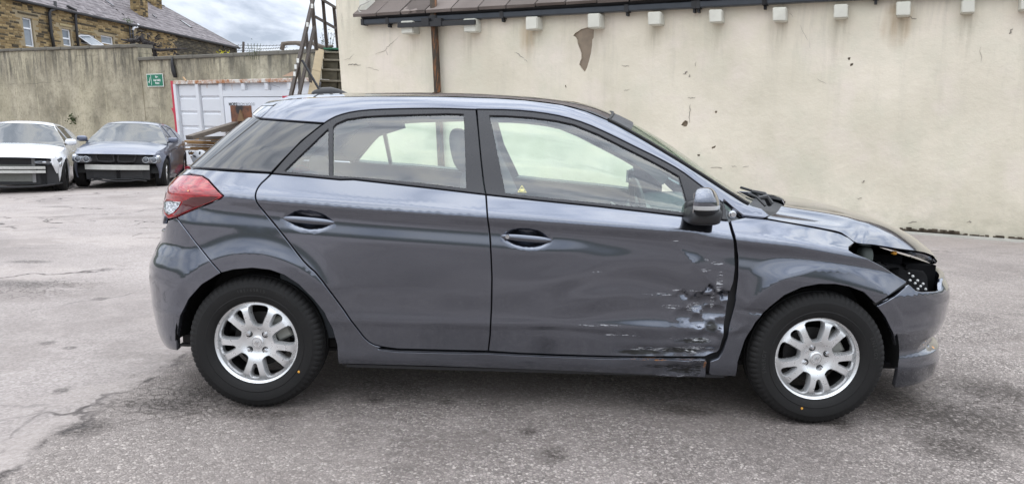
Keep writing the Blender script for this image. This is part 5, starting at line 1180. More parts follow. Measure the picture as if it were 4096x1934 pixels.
# reference sheet for placing traced edges on the body side
_us = np.arange(-1.25, 4.35, .02); _zs = np.arange(.06, 1.47, .0125)
_G = np.stack(np.meshgrid(_us, _zs, indexing='ij'), -1).reshape(-1, 2)
_P = S(_G[:, 0], _G[:, 1]); _nz = len(_zs)
_tris = []
for i in range(len(_us)-1):
    for j in range(_nz-1):
        a = i*_nz+j; _tris += [(a, a+_nz, a+_nz+1), (a, a+_nz+1, a+1)]
BVH = BVHTree.FromPolygons([tuple(p) for p in _P], _tris)
def uv_of(px, py):
    d = Vector(ray(px, py)); o = Vector(CAMP)
    loc, nrm, idx, dist = BVH.ray_cast(o, d)
    if idx is None:
        best = None
        for k in np.arange(2.6, 4.6, .02):
            q = BVH.find_nearest(o+d*k)
            if best is None or q[3] < best[3]: best = q
        loc, nrm, idx, dist = best
    a, b, c = _tris[idx]; A, B, C = Vector(_P[a]), Vector(_P[b]), Vector(_P[c])
    v0, v1, v2 = B-A, C-A, loc-A
    d00, d01, d11, d20, d21 = v0.dot(v0), v0.dot(v1), v1.dot(v1), v2.dot(v0), v2.dot(v1); den = d00*d11-d01*d01
    if abs(den) < 1e-14: return tuple(_G[a])
    v = (d11*d20-d01*d21)/den; w = (d00*d21-d01*d20)/den
    q = _G[a]*(1-v-w)+_G[b]*v+_G[c]*w
    return (float(q[0]), float(q[1]))
def UV(reg, pts): return [uv_of(*p) for p in PX(reg, pts)]
def UVd(reg, pts, step=14.0):
    p = PX(reg, pts); o = []
    for a, b in zip(p[:-1], p[1:]):
        k = max(1, int(math.hypot(b[0]-a[0], b[1]-a[1])/step)); o += [(a[0]+(b[0]-a[0])*i/k, a[1]+(b[1]-a[1])*i/k) for i in range(k)]
    return [uv_of(*q) for q in o+[p[-1]]]

def sheet(outer, holes=(), depth=0.0, gap=.003, step=.014, edge=.022, disp=None, xf=1.4, bevel=.0025, ret=True, fn=None):
    """one pressed panel of the body side: outline and openings in (u, z); rolled edge that turns inwards"""
    o = resample(outer, step)
    if area2(o) < 0: o = o[::-1]
    hs = []
    for h in holes:
        hh = resample(h, step)
        if area2(hh) < 0: hh = hh[::-1]
        hs.append(hh)
    rim = [offset(o, gap)]+[offset(h, -gap) for h in hs]
    inn = [offset(o, gap+bevel)]+[offset(h, -gap-bevel) for h in hs]
    feats = []
    for cx_ in (0.0, 2.57):
        for rr_ in (.4255, .53): feats += [(cx_+rr_*math.cos(a_), .31+rr_*math.sin(a_)) for a_ in np.arange(-.1, math.pi+.1, .010/rr_)]
    uu_ = np.arange(-.5, 3.1, .012); feats += [(a_, float(b_)) for a_, b_ in zip(uu_, z_crs(uu_))]
    V, Fc, loops = cdt_sheet(inn[0], inn[1:], step, xf, np.array(feats))
    def place(q, dep):
        q = np.asarray(q); P = S(q[:, 0], q[:, 1]); dd = np.full(len(q), float(depth))+dep
        if disp is not None: dd = dd+disp(q[:, 0], q[:, 1])
        return P-Snorm(q[:, 0], q[:, 1])*dd[:, None]
    mb = MB(); 
    A = V[Fc]; ar = (A[:, 1, 0]-A[:, 0, 0])*(A[:, 2, 1]-A[:, 0, 1])-(A[:, 2, 0]-A[:, 0, 0])*(A[:, 1, 1]-A[:, 0, 1])
    Fc = np.where(ar[:, None] > 0, Fc, Fc[:, ::-1])
    mb.add(place(V, 0), Fc)
    hh_ = .0045; eu, ez = np.array([hh_, 0]), np.array([0, hh_])
    nn_ = np.cross(place(V+eu, 0)-place(V-eu, 0), place(V+ez, 0)-place(V-ez, 0)); nn_ /= np.maximum(np.linalg.norm(nn_, axis=1), 1e-12)[:, None]
    mb.n = {i: q for i, q in enumerate(nn_)}
    if ret:
        for li, (lp, rm) in enumerate(zip(loops, rim)):
            n = len(rm); b = len(mb.v)
            mb.v += [tuple(q) for q in place(rm, bevel*.8)]+[tuple(q) for q in place(rm, edge)]
            for i in range(n):
                j = (i+1) % n
                q1 = (lp[i], b+i, b+j, lp[j]); q2 = (b+i, b+n+i, b+n+j, b+j)
                mb.f += [q1, q2] if li == 0 else [q1[::-1], q2[::-1]]
    return mb
car = empty('hatchback_car', (1.3, 0, 0))
tag(car, 'grey blue five door hatchback with crushed front door and missing headlight', 'car')
def cpart(name, mb, mat, parent=None, smooth=True, sharp=40, label=None):
    o = part(name, mb, mat, parent or car, smooth, sharp)
    if label: o['label'] = label
    return o

# ---- traced edges
G_Bx = UV('R4', [(1592, 214), (1612, 400), (1640, 700), (1662, 900), (1678, 1000), (1688, 1040)])+UV('R6', [(90, 60), (103, 150), (112, 300), (118, 450), (115, 650), (105, 850), (92, 962)])
door_top_r = smooth_loop(UV('R2', [(1600, 132)])+UV('R1', [(1700, 860), (1900, 650), (2100, 490), (2190, 425)])+UV('R4', [(160, 315), (250, 270), (400, 232), (600, 213), (900, 205), (1250, 202), (1592, 214)]), 1)
diag = smooth_loop(UV('R2', [(1600, 132), (1530, 200), (1460, 262), (1412, 340), (1400, 420), (1430, 505), (1500, 590), (1700, 825), (1900, 1085), (2010, 1225)])+UV('F', [(800, 690), (850, 758), (900, 828), (922, 856), (948, 870), (1000, 877)]), 1)
bot_r = UV('F', [(1000, 877), (1120, 880), (1229, 884)])
rear_lower = [uv_of(*PX('R2', [(1600, 132)])[0])]+diag[1:]+bot_r[1:-1]+[G_Bx[-1]]
belt_r = UV('R2', [(1600, 132), (2000, 166), (2432, 207)])+UV('R4', [(400, 893), (800, 938), (1200, 983), (1688, 1040)])
# rear door
zsplit = len([1 for q in G_Bx if q[1] > 1.0])
Bup = UV('R4', [(1592, 214), (1612, 400), (1640, 700), (1662, 900), (1678, 1000), (1688, 1040)])
Blow = UV('R6', [(90, 60), (103, 150), (112, 300), (118, 450), (115, 650), (105, 850), (92, 962)])

def cup(cu, cz, a, b, depth):
    def f(u, z):
        tl = -.06
        du = (u-cu); dz = (z-cz)-tl*du
        r = np.sqrt((du/a)**2+(dz/b)**2); return depth*np.clip(1.0-r**2, 0, 1)**1.4
    return f
h_r = uv_of(*PX('R2', [(2050, 705)])[0]); h_f = uv_of(*PX('R6', [(358, 180)])[0])
cup_r = cup(h_r[0], h_r[1], .115, .047, .022); cup_f = cup(h_f[0], h_f[1], .115, .047, .022)

def ridged(u, z, s, o): return np.array([mnoise.noise(Vector((a*s+o, b*s, o*.7))) for a, b in zip(u, z)])
def door_dent(u, z):
    g = lambda cu, cz, su, sz, a, tilt=0.0: a*np.exp(-(((u-cu)+tilt*(z-cz))/su)**2-((z-cz)/sz)**2)
    d = cup_f(u, z)
    d = d + g(1.85, .60, .24, .17, .020) + g(1.97, .865, .11, .028, .008) + g(2.06, .47, .11, .12, .030) + g(1.93, .80, .09, .05, .002, .6)
    am = np.exp(-((u-1.6)/.40)**2-((z-.60)/.16)**2)
    d = d + .0020*am*np.sin(4.2*z/.1+2.2*np.sin(u*6.5)+1.2) + .0020*am*np.sin(u*9+z*6)
    d = d + .0022*np.exp(-((z-.40-.02*np.sin(u*6))/.018)**2)*np.clip((u-1.15)/.2, 0, 1)
    # sharp folds of crushed metal near the front edge: a buckled shelf broken into flat facets
    rr = np.random.default_rng(21)
    A_u = np.clip((u-1.88)/.15, 0, 1)**.8
    fac = np.full_like(u, -1.0); fac2 = np.full_like(u, -1.0)
    for _ in range(26):
        cu, cz_ = rr.uniform(1.92, 2.24), rr.uniform(.42, .66); su, sz = rr.uniform(-.45, .45), rr.uniform(-.35, .6)
        fac = np.maximum(fac, su*(u-cu)+sz*(z-cz_)-((u-cu)**2+(z-cz_)**2)*9.0)
    tri_ = lambda q: 4*np.abs(q % 1-.5)-1
    top_e = .600+.020*tri_(u*7.3)+.012*tri_(u*17)+.16*(u-2.05); bot_e = .445+.014*tri_(u*6.1+.3)+.008*tri_(u*19)-.20*(u-2.05)
    t_ = np.clip((z-bot_e)/np.maximum(top_e-bot_e, .03), 0, 1); fall = np.clip((top_e+.022-z)/.022, 0, 1)
    shelf = A_u*t_*fall
    d = d + .028*shelf + A_u*np.clip(fall*np.clip((z-bot_e+.05)/.05, 0, 1), 0, 1)*np.clip(fac, -.012, .026)*1.15
    d = d - .006*A_u*np.exp(-np.abs(z-bot_e+.004)/.010)
    def crease(p, q, wd, a):
        px, pz = q[0]-p[0], q[1]-p[1]; L2 = px*px+pz*pz; t = np.clip(((u-p[0])*px+(z-p[1])*pz)/L2, 0, 1)
        return a*np.exp(-(np.hypot(u-p[0]-t*px, z-p[1]-t*pz)/wd))
    d = d - crease((1.85, .865), (1.97, .745), .02, .0022) - crease((1.97, .745), (2.10, .62), .02, .0025) + crease((1.90, .875), (2.07, .72), .05, .0012)
    d = d - crease((1.74, .572), (1.95, .60), .008, .0018)
    low = np.exp(-((z-.325)/.022)**2)*np.clip((u-1.62)/.2, 0, 1)
    d = d + low*(.012+.012*ridged(u, z, 22.0, 5.0)) + np.clip((u-2.0)/.15, 0, 1)*np.exp(-((z-.34)/.05)**2)*.014*np.abs(ridged(u, z, 17., 8.))
    return d
def wing_dent(u, z):
    d = .014*np.exp(-((u-2.16)/.05)**2-((z-.50)/.10)**2)
    d = d + .010*np.exp(-((u-2.2)/.06)**2-((z-.43)/.03)**2)*np.clip(np.abs(ridged(u, z, 18, 1.0))*2, 0, 1)
    a = np.exp(-((z-.535+.1*(u-2.2))/.012)**2)*np.exp(-((u-2.28)/.09)**2); return d + .007*a
def sill_dent(u, z):
    m = np.clip((u-1.75)/.15, 0, 1)*np.clip((2.15-u)/.05, 0, 1)
    return m*(.016*np.exp(-((z-.235)/.03)**2)+.012*ridged(u, z, 15, 2.0)) + .004*np.clip((u-1.3)/.4, 0, 1)*np.sin(u*19)*np.exp(-((z-.24)/.04)**2)

rear_door = cpart('rear_door', sheet(rear_lower+Blow[::-1][1:]+[Bup[-1]]+belt_r[::-1][1:-1], disp=cup_r), PAINT)
front_bot = UV('R6', [(1690, 985), (1600, 1008), (1300, 1004), (1000, 1000), (600, 988), (300, 976), (92, 964)])
front_edge = UV('R6', [(1765, 55), (1790, 150), (1808, 260), (1813, 380), (1803, 480), (1783, 545), (1778, 600), (1762, 680), (1750, 770), (1733, 870), (1712, 960), (1690, 985)])
belt_f = UV('R5', [(92, 872), (500, 912), (1000, 962), (1400, 1007), (1740, 1047)])+UV('R6', [(1765, 55)])
def F3(px, py):
    q = uv_of(px, py); return tuple(S([q[0]], [q[1]])[0])
dk = [(F3(*p), r) for p, r in [((2850, 1310), (.034, .2, .04)), ((2760, 1365), (.08, .2, .016)), ((2560, 1408), (.15, .2, .017)), ((2720, 1402), (.14, .2, .018)), ((2800, 1365), (.06, .2, .02))]]
bare = [(F3(*p), r) for p, r in [((2780, 1398), (.10, .2, .022)), ((2800, 1365), (.08, .2, .016)), ((2858, 1215), (.012, .2, .05)), ((2825, 1080), (.03, .2, .012)), ((2750, 1165), (.09, .2, .006)), ((2400, 1300), (.13, .2, .005)), ((2870, 1052), (.035, .2, .008)), ((2700, 965), (.03, .2, .004)), ((2390, 1087), (.03, .2, .004)), ((2830, 1040), (.02, .2, .01)), ((2720, 1355), (.05, .2, .01)), ((2640, 1180), (.10, .2, .006)), ((2790, 1235), (.06, .2, .03)), ((2690, 1230), (.07, .2, .012)), ((2600, 1395), (.14, .2, .012)), ((2500, 1340), (.12, .2, .006)), ((2880, 1130), (.02, .2, .06))]]
PAINT_D = paint_mat('grey_blue_paint_scuffed', scuffs=[((.010, .010, .009), dk, .36), ((.50, .51, .53), bare, .52)])
front_door = cpart('front_door', sheet(front_edge+front_bot[1:-1]+[Blow[-1]]+Blow[::-1][1:]+[Bup[-1]]+belt_f[1:-1], disp=door_dent, step=.010, xf=1.2), PAINT_D, label='crushed and scratched front door with torn lower corner')

# ---- door window frames and panes
hole_main = UV('R4', [(205, 385), (232, 355), (330, 312), (500, 287), (700, 275), (1000, 266), (1300, 258), (1465, 262), (1472, 400), (1480, 600), (1490, 972), (1200, 936), (800, 895), (500, 868), (205, 850)])
hole_q = UV('R1', [(2222, 512), (2226, 1058), (1702, 1012)])
frame_r_out = [belt_r[0]]+door_top_r[1:]+Bup[1:]+belt_r[::-1][1:-1]
frame_r = cpart('window_frame', sheet(frame_r_out, [hole_main, hole_q], gap=.0025, edge=.03, step=.012), PILLAR, rear_door)
front_top = smooth_loop(UV('R5', [(14, 176), (300, 180), (520, 200), (720, 235), (900, 290), (1100, 380), (1300, 480), (1500, 577), (1670, 672), (1780, 755), (1900, 845), (2010, 935)]), 1)+UV('R7', [(92, 200)])
hole_f = UV('R5', [(122, 230), (250, 232), (450, 245), (650, 270), (800, 302), (1000, 382), (1200, 482), (1400, 582), (1550, 662), (1655, 722), (1685, 820), (1735, 1010), (1400, 968), (1000, 928), (600, 888), (250, 850), (200, 600), (150, 350)])
frame_f_out = front_top+UV('R7', [(112, 280), (125, 365)])+belt_f[::-1][1:-1]+[Bup[-1]]+Bup[::-1][1:-1]
frame_f = cpart('window_frame', sheet(frame_f_out, [hole_f], gap=.0025, edge=.03, step=.012), PILLAR, front_door)
def pane(loop, nm, parent, mat=GLASS, dep=.010):
    lo = np.array(loop); c = lo.mean(0); out = [tuple(q+(q-c)/np.linalg.norm(q-c)*.012) for q in lo]
    return cpart(nm, sheet(out, depth=dep, gap=0, ret=False, step=.03), mat, parent)
pane(hole_main, 'window_pane', rear_door); pane(hole_q, 'quarter_pane', rear_door); pane(hole_f, 'window_pane', front_door)

# ---- quarter panel with sill, roof side, dark rear panel
arch_r = UV('R3', [(565, 160), (650, 138), (780, 127), (900, 140), (1000, 175), (1100, 240), (1200, 340), (1280, 440), (1330, 540), (1365, 660), (1375, 790)])
arch_rb = UV('R3', [(565, 160), (540, 172), (430, 240), (340, 340), (280, 460), (255, 600), (262, 697)])
lampR = UV('R2', [(640, 152), (760, 165), (830, 210), (920, 310), (1012, 402), (985, 435), (880, 482), (650, 572), (440, 662)])
gapRB = UVd('R2', [(440, 662), (640, 925), (870, 1212)])+UV('R3', [(565, 160)])
z_q = belt_r[0]
glass_low = UVd('R2', [(1590, 128), (1200, 108), (680, 70)])
u_tl = UV('R2', [(640, 80), (560, 120), (500, 152)])
sill_bot = UV('F', [(852, 913), (1100, 921), (1500, 936), (1700, 948), (1760, 951), (1776, 950)])
sill_top = UV('F', [(1780, 912)])+UV('R6', [(1600, 1022), (1300, 1018), (1000, 1012), (600, 1000), (300, 988), (92, 976)])+UV('F', [(1120, 886), (1000, 883), (950, 877)])
rdk = [(F3(*p), r) for p, r in [((2740, 1480), (.11, .2, .03)), ((2640, 1465), (.1, .2, .012)), ((2790, 1480), (.03, .2, .05))]]
rust = [(F3(*p), r) for p, r in [((2600, 1437), (.10, .2, .006)), ((2720, 1435), (.1, .2, .006)), ((2618, 1503), (.025, .2, .006)), ((2822, 1460), (.008, .2, .03))]]
PAINT_S = paint_mat('grey_blue_paint_rusted', scuffs=[((.010, .010, .010), rdk, .45), ((.42, .17, .05), rust, .50), ((.40, .41, .43), [(F3(2690, 1500), (.12, .2, .008)), (F3(2780, 1440), (.05, .2, .02))], .56)])
quarter = cpart('quarter_panel', sheet(gapRB[::-1][:-1]+lampR[::-1][:-1]+u_tl[::-1][1:]+glass_low[::-1][:-1]+diag[:-2]+[sill_top[-1]]+sill_top[::-1][1:]+sill_bot[::-1][:-1]+arch_r[::-1][:-1], disp=sill_dent), PAINT_S, label='rear quarter panel and sill, torn and rusty at the front end')
roof_low = UVd('R1', [(1410, 372), (1800, 405), (2180, 432)])
railtop = [(x, float(z_rail(x))) for x in (2.26, 2.172, 2.095, 1.973, 1.851, 1.731, 1.611, 1.493, 1.376, 1.2, 1.07, .79, .5, .34, .2, .1, .0)]
a_base = UVd('R7', [(95, 200), (160, 257), (250, 327), (335, 338), (430, 346)])
seam_sp = UV('R1', [(1560, 215), (1480, 305), (1410, 372)])
roof_side = cpart('roof_side_panel', sheet(roof_low+[q for q in door_top_r if q[0] > roof_low[-1][0]+.006]+front_top[:-1]+a_base+[(2.335, .953), (2.30, .985)]+railtop+seam_sp[1:-1], gap=.0025), PAINT)
dark_poly = UVd('R1', [(1405, 380), (1800, 411), (2172, 438), (1900, 655), (1700, 862), (1535, 1036), (1100, 1008), (660, 980), (1000, 702), (1200, 540), (1405, 380)])[:-1]
dark_rear = cpart('rear_side_window', sheet(dark_poly, gap=.004, step=.02), DARKG, label='dark tinted rear side window panel')

# ---- front wing
wing_gap = UVd('R7', [(132, 368), (200, 352), (265, 338), (440, 354), (700, 399), (900, 436), (1045, 468), (1100, 500), (1158, 548)])
lampF_low = UVd('R7', [(1112, 585), (1110, 605), (1150, 630), (1250, 668), (1380, 735), (1500, 812), (1585, 862)])
wing_bmp = UVd('R7', [(1585, 866), (1450, 965), (1330, 1040)])
arch_f = UV('R8', [(1130, 285), (1050, 207), (950, 170), (850, 152), (740, 152), (620, 175), (500, 230), (400, 310), (300, 420), (230, 540), (180, 690), (165, 795)])
wing_low = UV('F', [(1848, 946), (1790, 944)])
wing_gapd = UV('R6', [(1622, 1120), (1632, 1032), (1690, 1012), (1722, 965), (1752, 880), (1772, 780), (1795, 690), (1810, 610), (1812, 560), (1826, 450), (1826, 300), (1808, 180), (1775, 62)])
wing = cpart('front_wing', sheet(wing_gap+lampF_low+wing_bmp[1:]+arch_f+wing_low+wing_gapd, disp=wing_dent, step=.012), PAINT)

# ---- bumpers (both halves), tailgate, lamps
uf = lambda z: (u_end_f(z)-.0005, z); ur = lambda z: (u_end_r(z)+.0005, z)
bmp_top = UVd('R7', [(1592, 882), (1620, 905), (1650, 932), (1700, 943), (1800, 938), (1852, 925), (1858, 862)])
arch_fb = UV('R8', [(1150, 314), (1200, 380), (1250, 480), (1280, 600), (1287, 700), (1262, 868)])
f_bot = UV('R8', [(1262, 868), (1330, 865), (1400, 850)])
bl = bmp_top+[(bmp_top[-1][0]+.05, bmp_top[-1][1]+.012)]+[uf(.675)]+[uf(z) for z in (.5, .4, .3, .2, .125)]+[(3.3, .115)]+f_bot[::-1]+arch_fb[::-1]+UV('R7', [(1335, 1062)])
def bumper_fold(u, z):
    # lower lip and fog lamp pocket
    m = np.clip((u-3.12)/.15, 0, 1)*np.clip((3.85-u)/.1, 0, 1)
    return .022*m*np.exp(-((z-.335)/.03)**2)+.005*np.exp(-((z-.262)/.02)**2)*np.clip((u-3.0)/.2, 0, 1)
front_bumper = cpart('front_bumper', both(sheet(bl, gap=.002, disp=bumper_fold)), PAINT)
rb_u = UV('R2', [(440, 668), (350, 700)])
rl = gapRB[1:]+arch_rb[1:]+UV('R3', [(200, 685), (150, 670)])+[ur(.205)]+[ur(z) for z in (.3, .4, .5, .6, .70, .76)]+[(uv_of(*PX('R2', [(330, 720)])[0])[0]-.05, .80)]+rb_u[::-1]
rear_bumper = cpart('rear_bumper', both(sheet(rl, gap=.002)), PAINT)
lamp_poly = lampR[::-1]+UV('R2', [(560, 150), (490, 157), (420, 185), (345, 235), (315, 400), (296, 480), (290, 560), (305, 640), (350, 686)])
tg = lambda z: (u_end_r(z)+.0005, z)
e_l = UV('R2', [(560, 150), (490, 155), (345, 235), (315, 400), (292, 520), (300, 650)])
tail_out = e_l+[(e_l[-1][0]-.03, .83), tg(.80)]+[tg(z) for z in (.9, 1.0, 1.06)]+UV('R2', [(650, 76)])
tailgate = cpart('tailgate', both(sheet(tail_out, gap=.002)), PAINT)
win_r = UV('R1', [(1320, 355), (1395, 378), (1000, 705), (680, 975), (610, 968)])
rear_win = cpart('rear_window', both(sheet([win_r[0], win_r[1], win_r[2], win_r[3], tg(1.075), tg(1.2), tg(1.335)], gap=.002, step=.02)), DARKG, tailgate)

LENS_R = (lambda t: t.bsdf(t.mix(t.rng(t.noise(30, 2, v=t.map(t.pos(), (1, 1, 5))), .35, .65), (.20, .004, .008), (.42, .012, .02)), .06, .0, None, 1.0, .0))(NT('red_lamp_lens'))
LENS_D = (lambda t: t.bsdf((.075, .004, .007), .08, .0, None, 1.0, .0))(NT('dark_red_lamp_lens'))
LENS_C = (lambda t: t.bsdf(t.mix(t.rng(t.noise(60, 2, v=t.map(t.pos(), (1, 1, 3), rot=(0, .5, 0))), .42, .58), (.20, .21, .23), (.85, .86, .9)), .08, .45, None, 1.0, .0))(NT('clear_lamp_lens'))
AMBER = (lambda t: t.bsdf((.8, .34, .06), .15, 0, None, .8, 0))(NT('amber_lens'))
lamp = cpart('tail_light', sheet(lamp_poly, gap=.003, depth=-.004, step=.01), LENS_R, label='red rear lamp with clear lower corner')
low_dark = UV('R2', [(535, 462), (640, 412), (760, 404), (880, 405), (975, 410), (960, 425), (870, 470), (650, 560), (470, 640), (400, 660), (470, 580)])
cpart('lamp_lens', sheet(low_dark, gap=0, depth=-.0065, step=.012, ret=False), LENS_D, lamp, label='dark smoked lower lens')
low_clear = UV('R2', [(312, 475), (380, 462), (520, 468), (490, 540), (430, 610), (370, 640), (325, 610), (305, 560)])
cpart('lamp_lens', sheet(low_clear, gap=0, depth=-.0075, step=.012, ret=False), LENS_C, lamp, label='clear reversing lens')
dot = np.array(UV('R2', [(600, 350)])[0]); cpart('lamp_lens', sheet([tuple(dot+.006*np.array([math.cos(a), math.sin(a)])) for a in np.linspace(0, 6.28, 9)[:-1]], gap=0, depth=-.008, step=.006, ret=False), AMBER, lamp)
cpart('tail_light', mirror(sheet(lamp_poly, gap=.003, depth=-.004, step=.02)), LENS_R)

# ---- far side copies (no dents there)
fd2 = cpart('front_door', mirror(sheet(front_edge+front_bot[1:-1]+[Blow[-1]]+Blow[::-1][1:]+[Bup[-1]]+belt_f[1:-1], disp=cup_f, step=.03)), PAINT)
rd2 = cpart('rear_door', mirror(sheet(rear_lower+Blow[::-1][1:]+[Bup[-1]]+belt_r[::-1][1:-1], disp=cup_r, step=.03)), PAINT)
for src, par in ((frame_r, rd2), (frame_f, fd2)):
    me = src.data; mb = MB(); mb.v = [tuple(v.co) for v in me.vertices]; mb.f = [tuple(p.vertices) for p in me.polygons]
    cpart('window_frame', mirror(mb), PILLAR, par)
GLASS_F = glass('far_window_glass', (.80, .96, .86), 1.4)
for lp, nm, par in ((hole_main, 'window_pane', rd2), (hole_q, 'quarter_pane', rd2), (hole_f, 'window_pane', fd2)):
    lo = np.array(lp); c = lo.mean(0); out = [tuple(q+(q-c)/np.linalg.norm(q-c)*.012) for q in lo]
    cpart(nm, mirror(sheet(out, depth=.010, gap=0, ret=False, step=.04)), GLASS_F, par)
for src, nm, m_ in ((quarter, 'quarter_panel', PAINT), (roof_side, 'roof_side_panel', PAINT), (dark_rear, 'rear_side_window', DARKG), (wing, 'front_wing', PAINT)):
    me = src.data; mb = MB(); mb.v = [tuple(v.co) for v in me.vertices]; mb.f = [tuple(p.vertices) for p in me.polygons]
    cpart(nm, mirror(mb), m_)

# ---- roof, spoiler, windscreen, cowl, bonnet
z_mid = Spl([(-.2, 1.445), (.05, 1.468), (.21, 1.477), (.40, 1.484), (.7, 1.494), (.95, 1.496), (1.17, 1.490), (1.4, 1.476), (1.54, 1.457), (1.676, 1.415), (1.883, 1.315), (2.09, 1.185), (2.25, 1.075), (2.45, .955)])
def top(u, t, dz=0.0, inset=0.0):
    u = np.asarray(u, float); t = np.asarray(t, float); R_ = S(u, z_rail(u)); x = R_[:, 0]; w = -R_[:, 1]-inset; zr = R_[:, 2]; zc = np.maximum(z_mid(x), zr+.012)
    pw = 2.5-.5*np.clip((x-1.3)/.3, 0, 1)
    return np.stack([x, t*w, zr+(zc-zr)*(1-np.abs(t)**pw)+dz], -1)
def top_grid(x0, x1, t0, t1, nx, n_t, dz=0.0, bow0=0.0, bow1=0.0, inset=0.0):
    tt = np.linspace(t0, t1, n_t); s = np.linspace(0, 1, nx)
    X = (x0+bow0*(1-tt**2))[None]*(1-s)[:, None]+(x1+bow1*(1-tt**2))[None]*s[:, None]
    T = np.broadcast_to(tt[None], X.shape)
    return top(X.ravel(), T.ravel(), dz, inset).reshape(nx, n_t, 3)
roof = cpart('roof', MB().grid(top_grid(.0, 1.60, -1, 1, 90, 41, bow1=.07), flip=True), PAINT)
sp_side = sheet(UV('R1', [(1288, 236), (1420, 222), (1556, 214), (1478, 303), (1402, 366), (1302, 338)]), gap=.002, step=.008)
sp = both(sp_side); upg = top_grid(-.135, .017, -1, 1, 10, 31)
sv = np.array(sp_side.v); 
edge_l = [np.array(S([q[0]], [q[1]])[0]) for q in UV('R1', [(1288, 236), (1420, 222), (1556, 214)])]
low_l = [np.array(S([q[0]], [q[1]])[0]) for q in UV('R1', [(1302, 338), (1402, 366)])]
def crown(p, n=25, bow=.02, fx=-.045):
    ys = np.linspace(-1, 1, n); return np.array([(p[0]+fx*(1-y_*y_), abs(p[1])*y_, p[2]+bow*(1-y_*y_)) for y_ in ys])
rows_u = np.array([crown(edge_l[0], bow=.03, fx=-.05), crown(edge_l[1], bow=.04, fx=-.03), crown(edge_l[2], bow=.05, fx=-.005)])
sp.grid(rows_u, flip=True); back = crown(low_l[0], bow=.03, fx=-.05); sp.grid(np.array([rows_u[0]*.35+back*.65+np.array([-.004, 0, 0]), rows_u[0]]), flip=True); sp.grid(np.array([back, rows_u[0]*.35+back*.65+np.array([-.004, 0, 0])]), flip=True)
sp.grid(np.array([back, crown(low_l[1], bow=.02, fx=.02)]))
cpart('roof_spoiler', sp, PAINT)
ws = cpart('windscreen', MB().grid(top_grid(1.605, 2.245, -1, 1, 30, 31, bow0=.075, bow1=.17), flip=True), WSGLASS)
# black rubber edge around the screen
eb = MB(); ge = top_grid(1.600, 2.245, -1, 1, 30, 31, .002, .07, .17)
for sgn in (0, -1): eb.tube(ge[:, sgn], .008, 6)
eb.tube(ge[0], .008, 6); cpart('screen_seal', eb, RUBBER, ws)
band = MB().grid(top_grid(1.605, 1.70, -.985, .985, 4, 25, .0025, .075, .075), flip=True); cpart('screen_band', band, BLACK, ws)
hk = at_y(2460, 455, -.42); mbh = MB().tube([hk+np.array([-.03, .0, -.02]), hk+np.array([-.01, 0, .0]), hk+np.array([.005, .0, .02]), hk+np.array([.012, 0, .035])], [.006, .006, .005, .003], 6)
# aerial
aer = empty('aerial', (0, 0, 0), parent=car); aer.parent = None
b0 = at_y(1295, 380, -.05); tip = at_y(1208, 241, -.05); foot = at_y(1283, 368, -.05)
ab = MB(); 
for i in range(12): pass
prof = [(-.085, .004, .006), (-.07, .02, .014), (-.03, .026, .024), (.02, .024, .026), (.06, .018, .020), (.10, .009, .010), (.12, .001, .003)]
P = []
for dx, wv, hv in prof:
    P.append([(b0[0]+.02+dx, b0[1]+wv*math.cos(a), b0[2]+.004+hv*1.5*max(0, math.sin(a))) for a in np.linspace(-.2, math.pi+.2, 11)])
ab.grid(np.array(P)); bpy.data.objects.remove(aer)
aerial = cpart('aerial', ab, BLACK)
mast = MB().tube([foot+(tip-foot)*k for k in np.linspace(0, 1, 14)], [.0075 if i % 2 else .0062 for i in range(14)], 8); cpart('mast', mast, BLACK, aerial)

ed_px = [(438, 348, .755), (560, 370, .752), (700, 394, .748), (900, 430, .74), (1045, 464, .73), (1105, 505, .715), (1165, 545, .70), (1300, 560, .69), (1500, 592, .665), (1650, 612, .625), (1735, 630, .575), (1800, 660, .50), (1824, 695, .40)]
def edge_y(a, b):
    q_ = uv_of(*PX('R7', [(a, b+5)])[0]); return abs(S([q_[0]], [q_[1]])[0][1])-.003
ey = np.array([edge_y(a, b) for a, b, y in ed_px]); ey[1:-1] = .25*ey[:-2]+.5*ey[1:-1]+.25*ey[2:]
E_ = np.array([at_y(*PX('R7', [(a, b)])[0], -y) for (a, b, _), y in zip(ed_px, ey)])
sE = np.concatenate([[0], np.cumsum(np.linalg.norm(np.diff(E_, axis=0), axis=1))]); sE /= sE[-1]
Es = [Spl(list(zip(sE, E_[:, i]))) for i in range(3)]
C_ = np.array([(2.60, 0, .992), (2.8, 0, .972), (3.0, 0, .925), (3.14, 0, .882), (3.25, 0, .835), (3.34, 0, .785), (3.395, 0, .735), (3.41, 0, .70)])
sC = np.linspace(0, 1, len(C_)); sC = np.concatenate([[0], np.cumsum(np.linalg.norm(np.diff(C_, axis=0), axis=1))]); sC /= sC[-1]
Cs = [Spl(list(zip(sC, C_[:, i]))) for i in range(3)]
ss = np.linspace(0, 1, 60); tt = np.linspace(0, 1, 36)
BE = np.stack([q(ss) for q in Es], 1); BC = np.stack([q(ss**.9) for q in Cs], 1)
T = tt[None, :, None]
gridb = np.zeros((60, 36, 3))
gridb[..., 0] = BC[:, None, 0]+(BE[:, None, 0]-BC[:, None, 0])*(tt[None]**2.0)
gridb[..., 1] = BE[:, None, 1]*tt[None]
gridb[..., 2] = BC[:, None, 2]+(BE[:, None, 2]-BC[:, None, 2])*(tt[None]**(2.6+3.4*np.exp(-((ss[:, None]-.55)/.22)**2)))
